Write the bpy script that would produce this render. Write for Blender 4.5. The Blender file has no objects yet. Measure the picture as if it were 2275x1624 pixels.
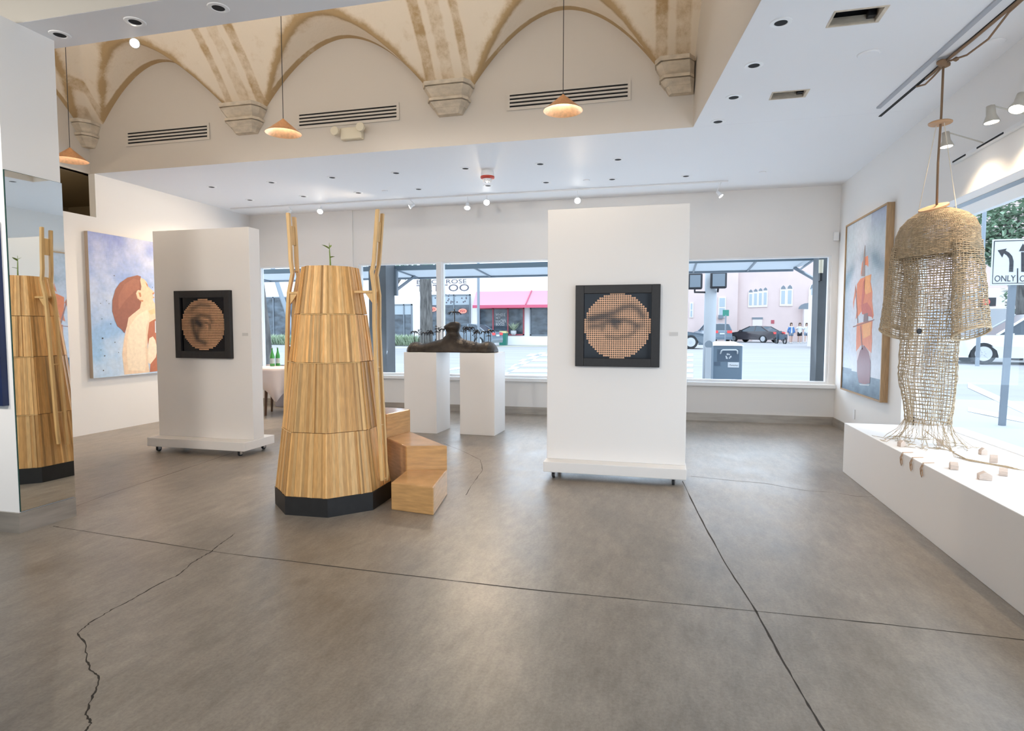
import bpy, math, random
from mathutils import Vector, Matrix
random.seed(7)
SC = bpy.context.scene
COL = SC.collection
PI = math.pi
# ---------------------------------------------------------------- camera, world, exposure
F_PX, YAW, PITCH, ROLL, EYE = 1334.35, math.radians(14.157), math.radians(3.492), math.radians(.057), 1.35
W_PX, H_PX = 2275, 1624
_fw = Vector((-math.sin(YAW), math.cos(YAW), 0)); _rt = Vector((math.cos(YAW), math.sin(YAW), 0)); _up = Vector((0, 0, 1))
_w = _fw*math.cos(PITCH) - _up*math.sin(PITCH); _u0 = _up*math.cos(PITCH) + _fw*math.sin(PITCH)
_r = _rt*math.cos(ROLL) + _u0*math.sin(ROLL); _u = _u0*math.cos(ROLL) - _rt*math.sin(ROLL)
cam = bpy.data.cameras.new('camera'); cam.sensor_fit = 'HORIZONTAL'; cam.sensor_width = 36.0
cam.lens = 36.0*F_PX/W_PX; cam.clip_start = .05; cam.clip_end = 400
co = bpy.data.objects.new('camera', cam); COL.objects.link(co)
co.matrix_world = Matrix(((_r.x, _u.x, -_w.x, 0), (_r.y, _u.y, -_w.y, 0), (_r.z, _u.z, -_w.z, EYE), (0, 0, 0, 1)))
SC.camera = co
wd = bpy.data.worlds.new('sky'); SC.world = wd; wd.use_nodes = True
bg = wd.node_tree.nodes['Background']; bg.inputs[0].default_value = (.78, .88, 1.0, 1); bg.inputs[1].default_value = 2.5
SC.view_settings.view_transform = 'Standard'; SC.view_settings.look = 'None'
SC.view_settings.gamma = 1.0; SC.view_settings.use_curve_mapping = False
SC.view_settings.exposure = 0.44
SC.cycles.max_bounces = 8; SC.cycles.diffuse_bounces = 5; SC.cycles.glossy_bounces = 4
SC.cycles.transparent_max_bounces = 16; SC.cycles.sample_clamp_indirect = 6

def light(name, kind, loc, energy, color=(1, 1, 1), size=.1, size_y=None, aim=None, spot=None, blend=.5, portal=False):
    l = bpy.data.lights.new(name, kind); l.energy = energy; l.color = color
    if kind == 'AREA':
        l.shape = 'RECTANGLE'; l.size = size; l.size_y = size_y or size
        if portal: l.cycles.is_portal = True
    else: l.shadow_soft_size = size
    if kind == 'SPOT': l.spot_size = math.radians(spot or 60); l.spot_blend = blend
    o = bpy.data.objects.new(name, l); COL.objects.link(o); o.location = loc
    if aim is not None:
        o.rotation_euler = (Vector(aim) - Vector(loc)).to_track_quat('-Z', 'Y').to_euler()
    return o
WARM = (1.0, .78, .55)
# daylight guides at the window openings
light('window_portal', 'AREA', (-2.4, 9.55, 1.5), 1, size=9.3, size_y=1.9, aim=(-2.4, 0, 1.5), portal=True)
light('window_portal', 'AREA', (2.52, 2.9, 1.36), 1, size=7.8, size_y=1.95, aim=(0, 2.9, 1.36), portal=True)
light('window_portal', 'AREA', (-1.5, -4.66, 1.48), 1, size=7.0, size_y=2.4, aim=(-1.5, 0, 1.48), portal=True)

# unseen spots added as fill behind the camera; fill strip added behind the beam
for x, ax, ay, az, e in [(-5.2, -5.8, 8.0, 1.5, 430), (-2.6, -3.1, 6.0, 1.2, 330), (1.4, 2.2, 9.0, 1.7, 170)]:
    light('fill_spot', 'SPOT', (x, -.6, 3.15), e, (1, .94, .86), .28, aim=(ax, ay, az), spot=84, blend=1.0)
light('adjoining_room_lamp', 'POINT', (-8.4, 5.2, 2.9), 14, (1, .86, .66), .2)
light('vault_fill_strip', 'AREA', (-3.4, 3.60, 3.62), 40, (1, .93, .84), size=6.6, size_y=.12, aim=(-3.4, 4.7, 5.0))
# added fill lamps imitating daylight bounced up off the street
light('street_bounce_fill', 'AREA', (-2.2, 9.62, .75), 62, (.74, .86, 1), size=8.5, size_y=.5, aim=(-2.2, 6.0, 3.3))
light('street_bounce_fill', 'AREA', (2.62, 2.6, .70), 14, (.74, .86, 1), size=7.0, size_y=.4, aim=(-.6, 2.6, 3.3))

# ---------------------------------------------------------------- pixel -> point helpers (measured from the photo)
def _ray(px, py): return _w + _r*((px - W_PX/2)/F_PX) - _u*((py - H_PX/2)/F_PX)
_O = Vector((0, 0, EYE))
def on_x(px, py, x): d = _ray(px, py); return _O + d*(x/d.x)
def on_y(px, py, y): d = _ray(px, py); return _O + d*(y/d.y)
def on_z(px, py, z): d = _ray(px, py); return _O + d*((z - EYE)/d.z)

# ---------------------------------------------------------------- materials
def mat(name, color, rough=.6, metal=0., spec=.5, noise=None, bump=None, emit=None, attr=False, coat=0., trans=None):
    m = bpy.data.materials.new(name); m.use_nodes = True
    nt = m.node_tree; b = nt.nodes['Principled BSDF']
    b.inputs['Base Color'].default_value = (*color, 1); b.inputs['Roughness'].default_value = rough
    b.inputs['Metallic'].default_value = metal; b.inputs['Specular IOR Level'].default_value = spec
    b.inputs['Coat Weight'].default_value = coat
    N = nt.nodes.new; Lk = nt.links.new
    if emit: b.inputs['Emission Color'].default_value = (*emit[0], 1); b.inputs['Emission Strength'].default_value = emit[1]
    tc = None
    src = None
    if attr:
        a = N('ShaderNodeAttribute'); a.attribute_name = 'Col'; src = a.outputs['Color']; Lk(src, b.inputs['Base Color'])
    if noise:   # (scale, other colour or darkness factor, stretch)
        sc, amt, st = noise
        tc = N('ShaderNodeTexCoord'); mp = N('ShaderNodeMapping'); mp.inputs['Scale'].default_value = st
        Lk(tc.outputs['Object'], mp.inputs['Vector'])
        n = N('ShaderNodeTexNoise'); n.inputs['Scale'].default_value = sc; n.inputs['Detail'].default_value = 6
        Lk(mp.outputs[0], n.inputs['Vector'])
        rp = N('ShaderNodeMapRange'); rp.inputs['From Min'].default_value = .3; rp.inputs['From Max'].default_value = .7
        rp.inputs['To Min'].default_value = 1 - amt; rp.inputs['To Max'].default_value = 1 + amt*.5
        Lk(n.outputs['Fac'], rp.inputs['Value'])
        mx = N('ShaderNodeMix'); mx.data_type = 'RGBA'; mx.blend_type = 'MULTIPLY'; mx.inputs['Factor'].default_value = 1
        if src: Lk(src, mx.inputs['A'])
        else: mx.inputs['A'].default_value = (*color, 1)
        Lk(rp.outputs[0], mx.inputs['B']); Lk(mx.outputs['Result'], b.inputs['Base Color'])
    if bump:
        sc, st = bump
        n2 = N('ShaderNodeTexNoise'); n2.inputs['Scale'].default_value = sc; n2.inputs['Detail'].default_value = 4
        if tc is None: tc = N('ShaderNodeTexCoord')
        Lk(tc.outputs['Object'], n2.inputs['Vector'])
        bp = N('ShaderNodeBump'); bp.inputs['Strength'].default_value = st; bp.inputs['Distance'].default_value = .01
        Lk(n2.outputs['Fac'], bp.inputs['Height']); Lk(bp.outputs[0], b.inputs['Normal'])
    return m
def glass_mat(name, tint=(1, 1, 1), refl=.06):
    m = bpy.data.materials.new(name); m.use_nodes = True; nt = m.node_tree
    nt.nodes.remove(nt.nodes['Principled BSDF']); out = nt.nodes['Material Output']
    t = nt.nodes.new('ShaderNodeBsdfTransparent'); t.inputs[0].default_value = (*tint, 1)
    g = nt.nodes.new('ShaderNodeBsdfGlossy'); g.inputs['Roughness'].default_value = .02
    lw = nt.nodes.new('ShaderNodeLayerWeight'); lw.inputs['Blend'].default_value = .15
    mr = nt.nodes.new('ShaderNodeMapRange'); mr.inputs['From Min'].default_value = .22; mr.inputs['To Min'].default_value = 0; mr.inputs['To Max'].default_value = refl*6
    mx = nt.nodes.new('ShaderNodeMixShader')
    nt.links.new(lw.outputs['Fresnel'], mr.inputs['Value']); nt.links.new(mr.outputs[0], mx.inputs[0])
    nt.links.new(t.outputs[0], mx.inputs[1]); nt.links.new(g.outputs[0], mx.inputs[2]); nt.links.new(mx.outputs[0], out.inputs[0])
    return m
M = {}
M['wall'] = mat('wall_paint', (.80, .785, .765), .65, bump=(60, .03))
M['ceil'] = mat('ceiling_paint', (.82, .82, .83), .55)
M['vwall'] = mat('vault_wall_paint', (.63, .585, .53), .7)
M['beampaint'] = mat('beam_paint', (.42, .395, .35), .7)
M['trim'] = mat('window_trim_paint', (.82, .83, .84), .45)
M['steel'] = mat('brushed_baseboard', (.42, .385, .34), .38, metal=.55, noise=(3, .2, (1, 1, 8)))
M['plinth'] = mat('plinth_paint', (.83, .80, .77), .5)
M['black'] = mat('black_void', (.006, .006, .007), .8)
M['dark'] = mat('dark_metal', (.03, .03, .032), .45, metal=.4)
M['chrome'] = mat('chrome', (.6, .6, .62), .2, metal=1)
M['white_metal'] = mat('white_metal', (.82, .82, .82), .35)
M['bulb'] = mat('lit_bulb', (1, 1, 1), .5, emit=((1, .93, .84), 26))
M['copper'] = mat('copper', (.86, .50, .28), .33, metal=1, noise=(60, .12, (1, 1, .05)))
M['copper_in'] = mat('copper_lining', (.92, .60, .38), .42, metal=1, noise=(40, .2, (1, 1, .05)))
M['stone'] = mat('corbel_stone', (.62, .54, .43), .85, noise=(9, .25, (1, 1, 2)), bump=(30, .5))
M['mirror'] = mat('mirror_silver', (.86, .90, .90), .015, metal=1)
M['mirror_edge'] = mat('mirror_edge', (.02, .06, .05), .2)
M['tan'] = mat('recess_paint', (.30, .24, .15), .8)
M['blackwood'] = mat('black_plinth', (.014, .013, .013), .5, noise=(20, .3, (1, 1, 1)))
M['frameblack'] = mat('black_frame', (.013, .012, .013), .5, noise=(40, .3, (1, 1, 1)))
M['artglass'] = mat('black_glazed_board', (.006, .006, .008), .06, spec=.22)
M['dots'] = mat('copper_discs', (.6, .3, .15), .45, attr=True)
M['paintsurf'] = mat('oil_paint', (.5, .5, .5), .5, attr=True, noise=(25, .10, (1, 1, 1)))
M['canvas_edge'] = mat('canvas_edge', (.56, .47, .38), .8)
M['oak'] = mat('oak_frame', (.42, .27, .14), .5, noise=(12, .25, (8, 8, .6)))
M['strip'] = mat('timber_strips', (.6, .4, .2), .5, attr=True, noise=(14, .18, (6, 6, .35)))
M['post'] = mat('pine_post', (.76, .48, .20), .45, noise=(10, .22, (6, 6, .4)))
M['ply'] = mat('varnished_plywood', (.62, .345, .135), .22, noise=(7, .2, (1, 1, 7)), coat=.3)
M['leaf'] = mat('green_leaf', (.17, .30, .03), .45)
M['stem'] = mat('green_stem', (.20, .30, .05), .5)
M['bronze'] = mat('dark_bronze', (.042, .030, .021), .5, metal=.35, noise=(14, .35, (1, 1, 1)), bump=(60, .4))
M['blacksteel'] = mat('black_steel', (.012, .012, .016), .4)
M['cloth'] = mat('table_linen', (.74, .67, .66), .85, bump=(120, .1))
M['walnut'] = mat('dark_table_leg', (.10, .045, .02), .4)
M['bottle'] = mat('green_glass', (.035, .27, .05), .08, coat=.5)
M['bottle_dark'] = mat('dark_glass', (.01, .012, .008), .08, coat=.5)
M['label'] = mat('bottle_label', (.42, .50, .50), .6)
M['paper'] = mat('printed_card', (.74, .56, .50), .7)
M['card'] = mat('wall_card', (.62, .60, .58), .6)
M['plastic'] = mat('grey_plastic', (.36, .34, .38), .4)
M['cream'] = mat('cream_plastic', (.72, .66, .52), .45)
M['jute'] = mat('jute_cord', (.47, .365, .24), .9, noise=(40, .3, (1, 1, 1)))
M['jute_pale'] = mat('pale_cord', (.70, .64, .53), .9)
M['rope'] = mat('brown_rope', (.27, .17, .10), .9, bump=(200, .6))
M['discwood'] = mat('turned_wood', (.50, .30, .16), .5)
M['housewood'] = mat('raw_block_wood', (.62, .50, .42), .7, noise=(30, .15, (1, 1, 4)))
M['glass'] = glass_mat('window_glass', (.95, .98, 1.0), .006)
M['spotbody'] = mat('grey_beige_spot', (.50, .47, .41), .4)
M['red'] = mat('red_plastic', (.55, .06, .03), .4)
# outdoors
M['road'] = mat('pale_road', (.315, .315, .325), .8, noise=(.5, .10, (.3, 2, 1)))
M['roadmark'] = mat('road_marking', (.56, .56, .56), .8)
M['pave'] = mat('sidewalk', (.40, .41, .43), .8)
M['kerb'] = mat('kerb', (.40, .39, .32), .8)
M['white_ext'] = mat('white_stucco', (.86, .86, .87), .85)
M['pink_ext'] = mat('pink_stucco', (.60, .485, .465), .85, noise=(.6, .06, (1, 1, 1)))
M['pink_pale'] = mat('pale_pink_trim', (.66, .60, .59), .85)
M['shopglass'] = mat('shop_window', (.085, .11, .135), .12, noise=(1.3, .7, (1, 1, 2)))  # uneven tone in the colour stands in for reflections
M['paleglass'] = mat('blind_behind_glass', (.34, .40, .44), .3)
M['shopframe'] = mat('shop_frame', (.16, .19, .22), .5)
M['redframe'] = mat('red_frame', (.38, .08, .10), .5)
M['awning'] = mat('red_awning', (.50, .275, .325), .8)
M['valance'] = mat('awning_valance', (.55, .10, .17), .8)
M['letters'] = mat('sign_letters', (.10, .085, .11), .6)
M['neon'] = mat('neon_red', (.9, .2, .15), .4, emit=((1, .22, .16), 1.2))
M['canopy'] = mat('canopy_sheet', (.70, .72, .73), .6)
def _translucent(m):
    nt = m.node_tree; t = nt.nodes.new('ShaderNodeBsdfTranslucent'); t.inputs[0].default_value = (.72, .76, .80, 1)
    mx = nt.nodes.new('ShaderNodeMixShader'); mx.inputs[0].default_value = .45
    nt.links.new(nt.nodes['Principled BSDF'].outputs[0], mx.inputs[1]); nt.links.new(t.outputs[0], mx.inputs[2]); nt.links.new(mx.outputs[0], nt.nodes['Material Output'].inputs[0])
_translucent(M['canopy'])
M['canopy_bar'] = mat('canopy_steel', (.10, .14, .17), .5)
M['pillar'] = mat('grey_tiles', (.10, .11, .12), .5, noise=(2, .2, (1, 1, 1)))
M['bark'] = mat('palm_bark', (.13, .125, .12), .9, noise=(3, .6, (3, 3, .5)), bump=(9, .9))
M['leafy'] = mat('tree_leaves', (.26, .38, .26), .7, attr=False, noise=(1.2, .5, (1, 1, 1)))
M['grass'] = mat('strap_leaves', (.46, .56, .40), .7, noise=(3, .4, (1, 1, 1)))
M['tyre'] = mat('tyre_rubber', (.02, .022, .025), .7)
M['rim'] = mat('alloy_rim', (.50, .52, .54), .3, metal=.6)
M['carglass'] = mat('car_glass', (.05, .07, .09), .08)
M['car_black'] = mat('dark_car_paint', (.035, .03, .035), .25, coat=.6)
M['car_slate'] = mat('slate_car_paint', (.07, .10, .13), .25, coat=.6)
M['car_blue'] = mat('grey_blue_car_paint', (.15, .20, .25), .25, coat=.6)
M['car_white'] = mat('white_car_paint', (.62, .64, .66), .25, coat=.6)
M['taillight'] = mat('tail_light', (.6, .05, .05), .3, emit=((1, .1, .1), .35))
M['signwhite'] = mat('sign_sheeting', (.58, .60, .62), .4)
M['signblack'] = mat('sign_black', (.02, .02, .025), .5)
M['galv'] = mat('galvanised_steel', (.22, .26, .30), .4, metal=.5)
M['galv_light'] = mat('aluminium_rail', (.42, .44, .48), .4, metal=.3)
M['palepole'] = mat('pale_concrete_pole', (.45, .48, .51), .8)
M['binblue'] = mat('grey_blue_bin', (.13, .18, .23), .4)
M['bindark'] = mat('bin_hopper', (.07, .10, .14), .4)
M['bingreen'] = mat('green_bin', (.03, .20, .15), .5)
M['binyellow'] = mat('yellow_lid', (.50, .45, .22), .5)
M['skin'] = mat('skin', (.50, .32, .25), .6)
M['hair'] = mat('brown_hair', (.07, .045, .03), .7)
M['cl_blue'] = mat('blue_cloth', (.07, .17, .38), .8)
M['cl_white'] = mat('white_cloth', (.60, .61, .62), .8)
M['cl_black'] = mat('black_cloth', (.025, .025, .03), .8)
M['cl_denim'] = mat('denim', (.20, .27, .36), .8)
M['plantpot'] = mat('white_pot', (.55, .56, .57), .5)
M['fence'] = mat('pale_fence', (.45, .47, .50), .8)

def floor_mat():
    m = bpy.data.materials.new('polished_concrete'); m.use_nodes = True; nt = m.node_tree; b = nt.nodes['Principled BSDF']
    N = nt.nodes.new; Lk = nt.links.new
    tc = N('ShaderNodeTexCoord')
    def noise(sc, st, det=6, rough=.6):
        mp = N('ShaderNodeMapping'); mp.inputs['Scale'].default_value = st; Lk(tc.outputs['Object'], mp.inputs[0])
        n = N('ShaderNodeTexNoise'); n.inputs['Scale'].default_value = sc; n.inputs['Detail'].default_value = det
        n.inputs['Roughness'].default_value = rough; Lk(mp.outputs[0], n.inputs['Vector']); return n
    big = noise(.55, (1, .8, 1), 4); mid = noise(3.2, (1, .7, 1), 8, .7); fine = noise(38, (1, 1, 1), 6, .75)
    r = N('ShaderNodeValToRGB'); r.color_ramp.elements[0].position = .32; r.color_ramp.elements[0].color = (.20, .170, .138, 1)
    r.color_ramp.elements[1].position = .70; r.color_ramp.elements[1].color = (.375, .328, .272, 1)
    a1 = N('ShaderNodeMath'); a1.operation = 'MULTIPLY_ADD'; a1.inputs[1].default_value = .55
    Lk(mid.outputs['Fac'], a1.inputs[0])
    a0 = N('ShaderNodeMath'); a0.operation = 'MULTIPLY'; a0.inputs[1].default_value = .45; Lk(big.outputs['Fac'], a0.inputs[0]); Lk(a0.outputs[0], a1.inputs[2])
    Lk(a1.outputs[0], r.inputs[0])
    spk = noise(75, (1, 1, 1), 3, .6); scr = noise(14, (1, .35, 1), 9, .82)
    f1 = N('ShaderNodeMapRange'); f1.inputs['From Min'].default_value = .3; f1.inputs['From Max'].default_value = .68; f1.inputs['To Min'].default_value = .70; f1.inputs['To Max'].default_value = 1.18; Lk(scr.outputs['Fac'], f1.inputs['Value'])
    f2 = N('ShaderNodeMapRange'); f2.inputs['From Min'].default_value = .35; f2.inputs['From Max'].default_value = .6; f2.inputs['To Min'].default_value = .90; f2.inputs['To Max'].default_value = 1.05; Lk(spk.outputs['Fac'], f2.inputs['Value'])
    fr = N('ShaderNodeMath'); fr.operation = 'MULTIPLY'; Lk(f1.outputs[0], fr.inputs[0]); Lk(f2.outputs[0], fr.inputs[1])
    mx = N('ShaderNodeMix'); mx.data_type = 'RGBA'; mx.blend_type = 'MULTIPLY'; mx.inputs['Factor'].default_value = 1
    Lk(r.outputs[0], mx.inputs['A']); Lk(fr.outputs[0], mx.inputs['B']); Lk(mx.outputs['Result'], b.inputs['Base Color'])
    rr = N('ShaderNodeMapRange'); rr.inputs['From Min'].default_value = .3; rr.inputs['From Max'].default_value = .7
    rr.inputs['To Min'].default_value = .30; rr.inputs['To Max'].default_value = .43; Lk(mid.outputs['Fac'], rr.inputs['Value']); Lk(rr.outputs[0], b.inputs['Roughness'])
    b.inputs['Specular IOR Level'].default_value = .6
    bp = N('ShaderNodeBump'); bp.inputs['Strength'].default_value = .05; bp.inputs['Distance'].default_value = .01
    Lk(fine.outputs['Fac'], bp.inputs['Height']); Lk(bp.outputs[0], b.inputs['Normal'])
    return m
M['floor'] = floor_mat()
M['joint'] = mat('joint_dark', (.045, .036, .028), .9)  # dark tone of the saw joints and cracks
def plaster_mat():
    m = mat('vault_plaster', (.6, .5, .4), .85, bump=(25, .35)); nt = m.node_tree; b = nt.nodes['Principled BSDF']
    N = nt.nodes.new; Lk = nt.links.new
    a = N('ShaderNodeAttribute'); a.attribute_name = 'Col'
    tc = N('ShaderNodeTexCoord'); n = N('ShaderNodeTexNoise'); n.inputs['Scale'].default_value = 5; n.inputs['Detail'].default_value = 9; n.inputs['Roughness'].default_value = .7
    Lk(tc.outputs['Object'], n.inputs['Vector'])
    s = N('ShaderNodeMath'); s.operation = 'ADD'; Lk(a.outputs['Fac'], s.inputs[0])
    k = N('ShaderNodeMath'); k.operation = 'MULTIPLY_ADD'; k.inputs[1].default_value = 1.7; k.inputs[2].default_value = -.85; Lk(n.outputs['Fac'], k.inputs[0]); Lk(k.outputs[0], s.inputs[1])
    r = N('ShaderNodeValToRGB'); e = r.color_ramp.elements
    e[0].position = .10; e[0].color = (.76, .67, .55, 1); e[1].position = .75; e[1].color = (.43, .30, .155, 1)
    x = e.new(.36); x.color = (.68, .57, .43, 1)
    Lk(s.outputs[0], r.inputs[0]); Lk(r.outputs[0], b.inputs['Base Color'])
    return m
M['plaster'] = plaster_mat()

# ---------------------------------------------------------------- mesh builder
class MB:
    def __init__(s): s.v = []; s.f = []; s.m = []; s.c = []; s.cur = 0; s.col = None
    def add(s, vs, fs):
        o = len(s.v); s.v += [tuple(p) for p in vs]
        for f in fs: s.f.append(tuple(i + o for i in f)); s.m.append(s.cur); s.c.append(s.col)
        return s
    def box(s, x0, x1, y0, y1, z0, z1):
        return s.add([(x0, y0, z0), (x1, y0, z0), (x1, y1, z0), (x0, y1, z0), (x0, y0, z1), (x1, y0, z1), (x1, y1, z1), (x0, y1, z1)],
                     [(0, 3, 2, 1), (4, 5, 6, 7), (0, 1, 5, 4), (1, 2, 6, 5), (2, 3, 7, 6), (3, 0, 4, 7)])
    def prism(s, pts, vec):     # planar polygon (3D points) swept by a vector
        n = len(pts); a = [Vector(p) for p in pts]; b = [p + Vector(vec) for p in a]
        nrm = Vector((0, 0, 0))
        for i in range(n): nrm += a[i].cross(a[(i + 1) % n])
        fs = [tuple(range(n)), tuple(range(2*n - 1, n - 1, -1))] + [(i, i + n, (i + 1) % n + n, (i + 1) % n) for i in range(n)]
        if nrm.dot(Vector(vec)) > 0: fs = [tuple(reversed(f)) for f in fs]
        return s.add(a + b, fs)
    def zprism(s, xy, z0, z1): return s.prism([(x, y, z0) for x, y in xy], (0, 0, z1 - z0))
    def frustum(s, xy0, z0, xy1, z1):
        n = len(xy0); a = [(x, y, z0) for x, y in xy0] + [(x, y, z1) for x, y in xy1]
        return s.add(a, [tuple(reversed(range(n))), tuple(range(n, 2*n))] + [(i, (i + 1) % n, (i + 1) % n + n, i + n) for i in range(n)])
    def poly(s, pts): return s.add(pts, [tuple(range(len(pts)))])
    def tube(s, path, r, n=6, cap=True):
        P = [Vector(p) for p in path]; rs = r if isinstance(r, (list, tuple)) else [r]*len(P)
        vs = []; up = Vector((0, 0, 1)); pn = None
        for i, p in enumerate(P):
            t = (P[min(i + 1, len(P) - 1)] - P[max(i - 1, 0)])
            t = t.normalized() if t.length > 1e-9 else Vector((0, 0, 1))
            if pn is None:
                a = t.cross(up) if abs(t.dot(up)) < .95 else t.cross(Vector((1, 0, 0)))
            else: a = pn - t*pn.dot(t)
            a = a.normalized(); pn = a; b = t.cross(a)
            for k in range(n):
                th = 2*PI*k/n; vs.append(p + a*(rs[i]*math.cos(th)) + b*(rs[i]*math.sin(th)))
        fs = []
        for i in range(len(P) - 1):
            for k in range(n): fs.append((i*n + k, i*n + (k + 1) % n, (i + 1)*n + (k + 1) % n, (i + 1)*n + k))
        if cap: fs += [tuple(reversed(range(n))), tuple(range((len(P) - 1)*n, len(P)*n))]
        return s.add(vs, fs)
    def lathe(s, prof, c, n=24, ax='z', caps=True, sx=1, sy=1):
        vs = []
        for r_, h in prof:
            for k in range(n):
                th = 2*PI*k/n; a, b = r_*math.cos(th)*sx, r_*math.sin(th)*sy
                vs.append((c[0] + a, c[1] + b, c[2] + h) if ax == 'z' else ((c[0] + a, c[1] + h, c[2] - b) if ax == 'y' else (c[0] + h, c[1] + a, c[2] + b)))
        fs = []
        for i in range(len(prof) - 1):
            for k in range(n): fs.append((i*n + k, i*n + (k + 1) % n, (i + 1)*n + (k + 1) % n, (i + 1)*n + k))
        if caps: fs += [tuple(reversed(range(n))), tuple(range((len(prof) - 1)*n, len(prof)*n))]
        return s.add(vs, fs)
    def bar(s, p0, p1, w, h, up=(0, 0, 1)):   # rectangular bar
        a, b = Vector(p0), Vector(p1); t = (b - a).normalized(); x = t.cross(Vector(up))
        if x.length < 1e-4: x = t.cross(Vector((0, 1, 0)))
        x = x.normalized()*(w/2); y = x.cross(t).normalized()*(h/2)
        vs = [a - x - y, a + x - y, a + x + y, a - x + y, b - x - y, b + x - y, b + x + y, b - x + y]
        return s.add(vs, [(0, 1, 2, 3), (7, 6, 5, 4), (0, 4, 5, 1), (1, 5, 6, 2), (2, 6, 7, 3), (3, 7, 4, 0)])
    def build(s, name, mats, parent=None, smooth=False, bevel=0, local=False):
        mats = mats if isinstance(mats, (list, tuple)) else [mats]
        off = Vector((0, 0, 0))
        if parent is not None:
            if not local:
                p = parent
                while p is not None: off += p.location; p = p.parent
        elif not local:
            xs = [v[0] for v in s.v]; ys = [v[1] for v in s.v]; zs = [v[2] for v in s.v]
            off = Vector(((min(xs) + max(xs))/2, (min(ys) + max(ys))/2, min(zs)))
        me = bpy.data.meshes.new(name)
        me.from_pydata([(v[0] - off.x, v[1] - off.y, v[2] - off.z) for v in s.v], [], s.f)
        for m in mats: me.materials.append(M[m] if isinstance(m, str) else m)
        me.polygons.foreach_set('material_index', s.m)
        if smooth: me.polygons.foreach_set('use_smooth', [True]*len(s.f))
        if any(c is not None for c in s.c):
            ca = me.color_attributes.new('Col', 'FLOAT_COLOR', 'CORNER')
            arr = []
            for f, c in zip(s.f, s.c):
                c = c or (.5, .5, .5)
                arr += [c[0], c[1], c[2], 1.0]*len(f)
            ca.data.foreach_set('color', arr)
        me.update()
        o = bpy.data.objects.new(name, me); COL.objects.link(o)
        if parent is not None: o.parent = parent
        else: o.location = off
        if bevel:
            b = o.modifiers.new('bevel', 'BEVEL'); b.width = bevel; b.segments = 2; b.limit_method = 'ANGLE'
        return o
def tag(o, label, cat, group=None):
    o['label'] = label; o['category'] = cat
    if group: o['group'] = group
    return o
def thing(name, label, cat, loc, group=None):
    o = bpy.data.objects.new(name, None); COL.objects.link(o); o.location = loc; o.empty_display_size = .1
    return tag(o, label, cat, group)
def struct(o): o['kind'] = 'structure'; return o
def copy_tree(o, parent=None):
    c = o.copy(); COL.objects.link(c)
    if parent is not None: c.parent = parent
    for ch in list(o.children): copy_tree(ch, c)
    return c
ORD = ['first', 'second', 'third', 'fourth', 'fifth', 'sixth', 'seventh', 'eighth', 'ninth', 'tenth', 'eleventh', 'twelfth']
def text_into(mb, s, width, height, place, depth=.004):
    cu = bpy.data.curves.new('t', 'FONT'); cu.body = s; cu.resolution_u = 3
    o = bpy.data.objects.new('t', cu); COL.objects.link(o); bpy.context.view_layer.update()
    me = o.evaluated_get(bpy.context.evaluated_depsgraph_get()).to_mesh()
    vs = [v.co.copy() for v in me.vertices]; fs = [tuple(p.vertices) for p in me.polygons]
    xs = [v.x for v in vs]; ys = [v.y for v in vs]
    x0, x1, y0, y1 = min(xs), max(xs), min(ys), max(ys)
    mb.add([place((v.x - x0)/(x1 - x0)*width, (v.y - y0)/(y1 - y0)*height) for v in vs], fs)
    o.to_mesh_clear(); bpy.data.objects.remove(o); bpy.data.curves.remove(cu)

# ================================================================ ROOM SHELL
D, R, L, C, YB = 9.244, 2.334, -7.10, 3.328, 6.28
YN0, YN1 = 3.12, 3.46           # the dropped beam
ZT = 5.25                       # top of the tall volumes
LW = -9.6                       # far left extent of the front area
REAR = -4.6
def xr(y): return .247 + (6.28 - y)*.127      # right edge of the vault opening (it runs slightly askew)
# floor, with its saw joints and cracks
mb = MB(); mb.box(LW, 2.44, REAR, D + .16, -.12, 0)
mb.cur = 1
def ribbon(pts, w, jit=0., sub=1):
    P = [Vector(p) for p in pts]
    Q = []
    for a, b in zip(P[:-1], P[1:]):
        for k in range(sub):
            q = a.lerp(b, k/sub)
            if jit and (k or Q): q = q + Vector((random.uniform(-jit, jit), random.uniform(-jit, jit), 0))
            Q.append(q)
    Q.append(P[-1])
    vs = []
    for i, q in enumerate(Q):
        t = (Q[min(i + 1, len(Q) - 1)] - Q[max(i - 1, 0)]).normalized(); n = Vector((-t.y, t.x, 0))
        ww = w*(random.uniform(.4, 1.3) if jit else 1)/2
        vs += [(q + n*ww).to_tuple(), (q - n*ww).to_tuple()]
    vs = [(v[0], v[1], .0006) for v in vs]
    mb.add(vs, [(2*i, 2*i + 1, 2*i + 3, 2*i + 2) for i in range(len(Q) - 1)])
fl = lambda *pp: [on_z(x, y, 0) for x, y in pp]
ribbon(fl((118, 1169), (135, 1172), (500, 1229), (870, 1274), (1160, 1308), (1430, 1334), (1680, 1358), (1960, 1386), (2275, 1422)), .008, .0015, 6)
ribbon(fl((1516, 1069), (1560, 1158), (1613, 1255), (1680, 1358), (1728, 1448), (1780, 1540), (1830, 1624), (1880, 1720)), .009, .0015, 6)
ribbon(fl((155, 1130), (240, 1098), (350, 1062), (520, 1005)), .006, .001, 4)
ribbon(fl((522, 1185), (495, 1205), (465, 1228), (430, 1248), (395, 1278), (355, 1297), (300, 1328), (250, 1354), (197, 1385), (174, 1406), (190, 1432), (192, 1470), (205, 1492), (222, 1505), (208, 1545), (190, 1588), (203, 1606), (185, 1630)), .007, .004, 7)
ribbon(fl((985, 985), (1030, 1003), (1068, 1022), (1072, 1045), (1050, 1075), (1035, 1100)), .005, .004, 5)
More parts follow.
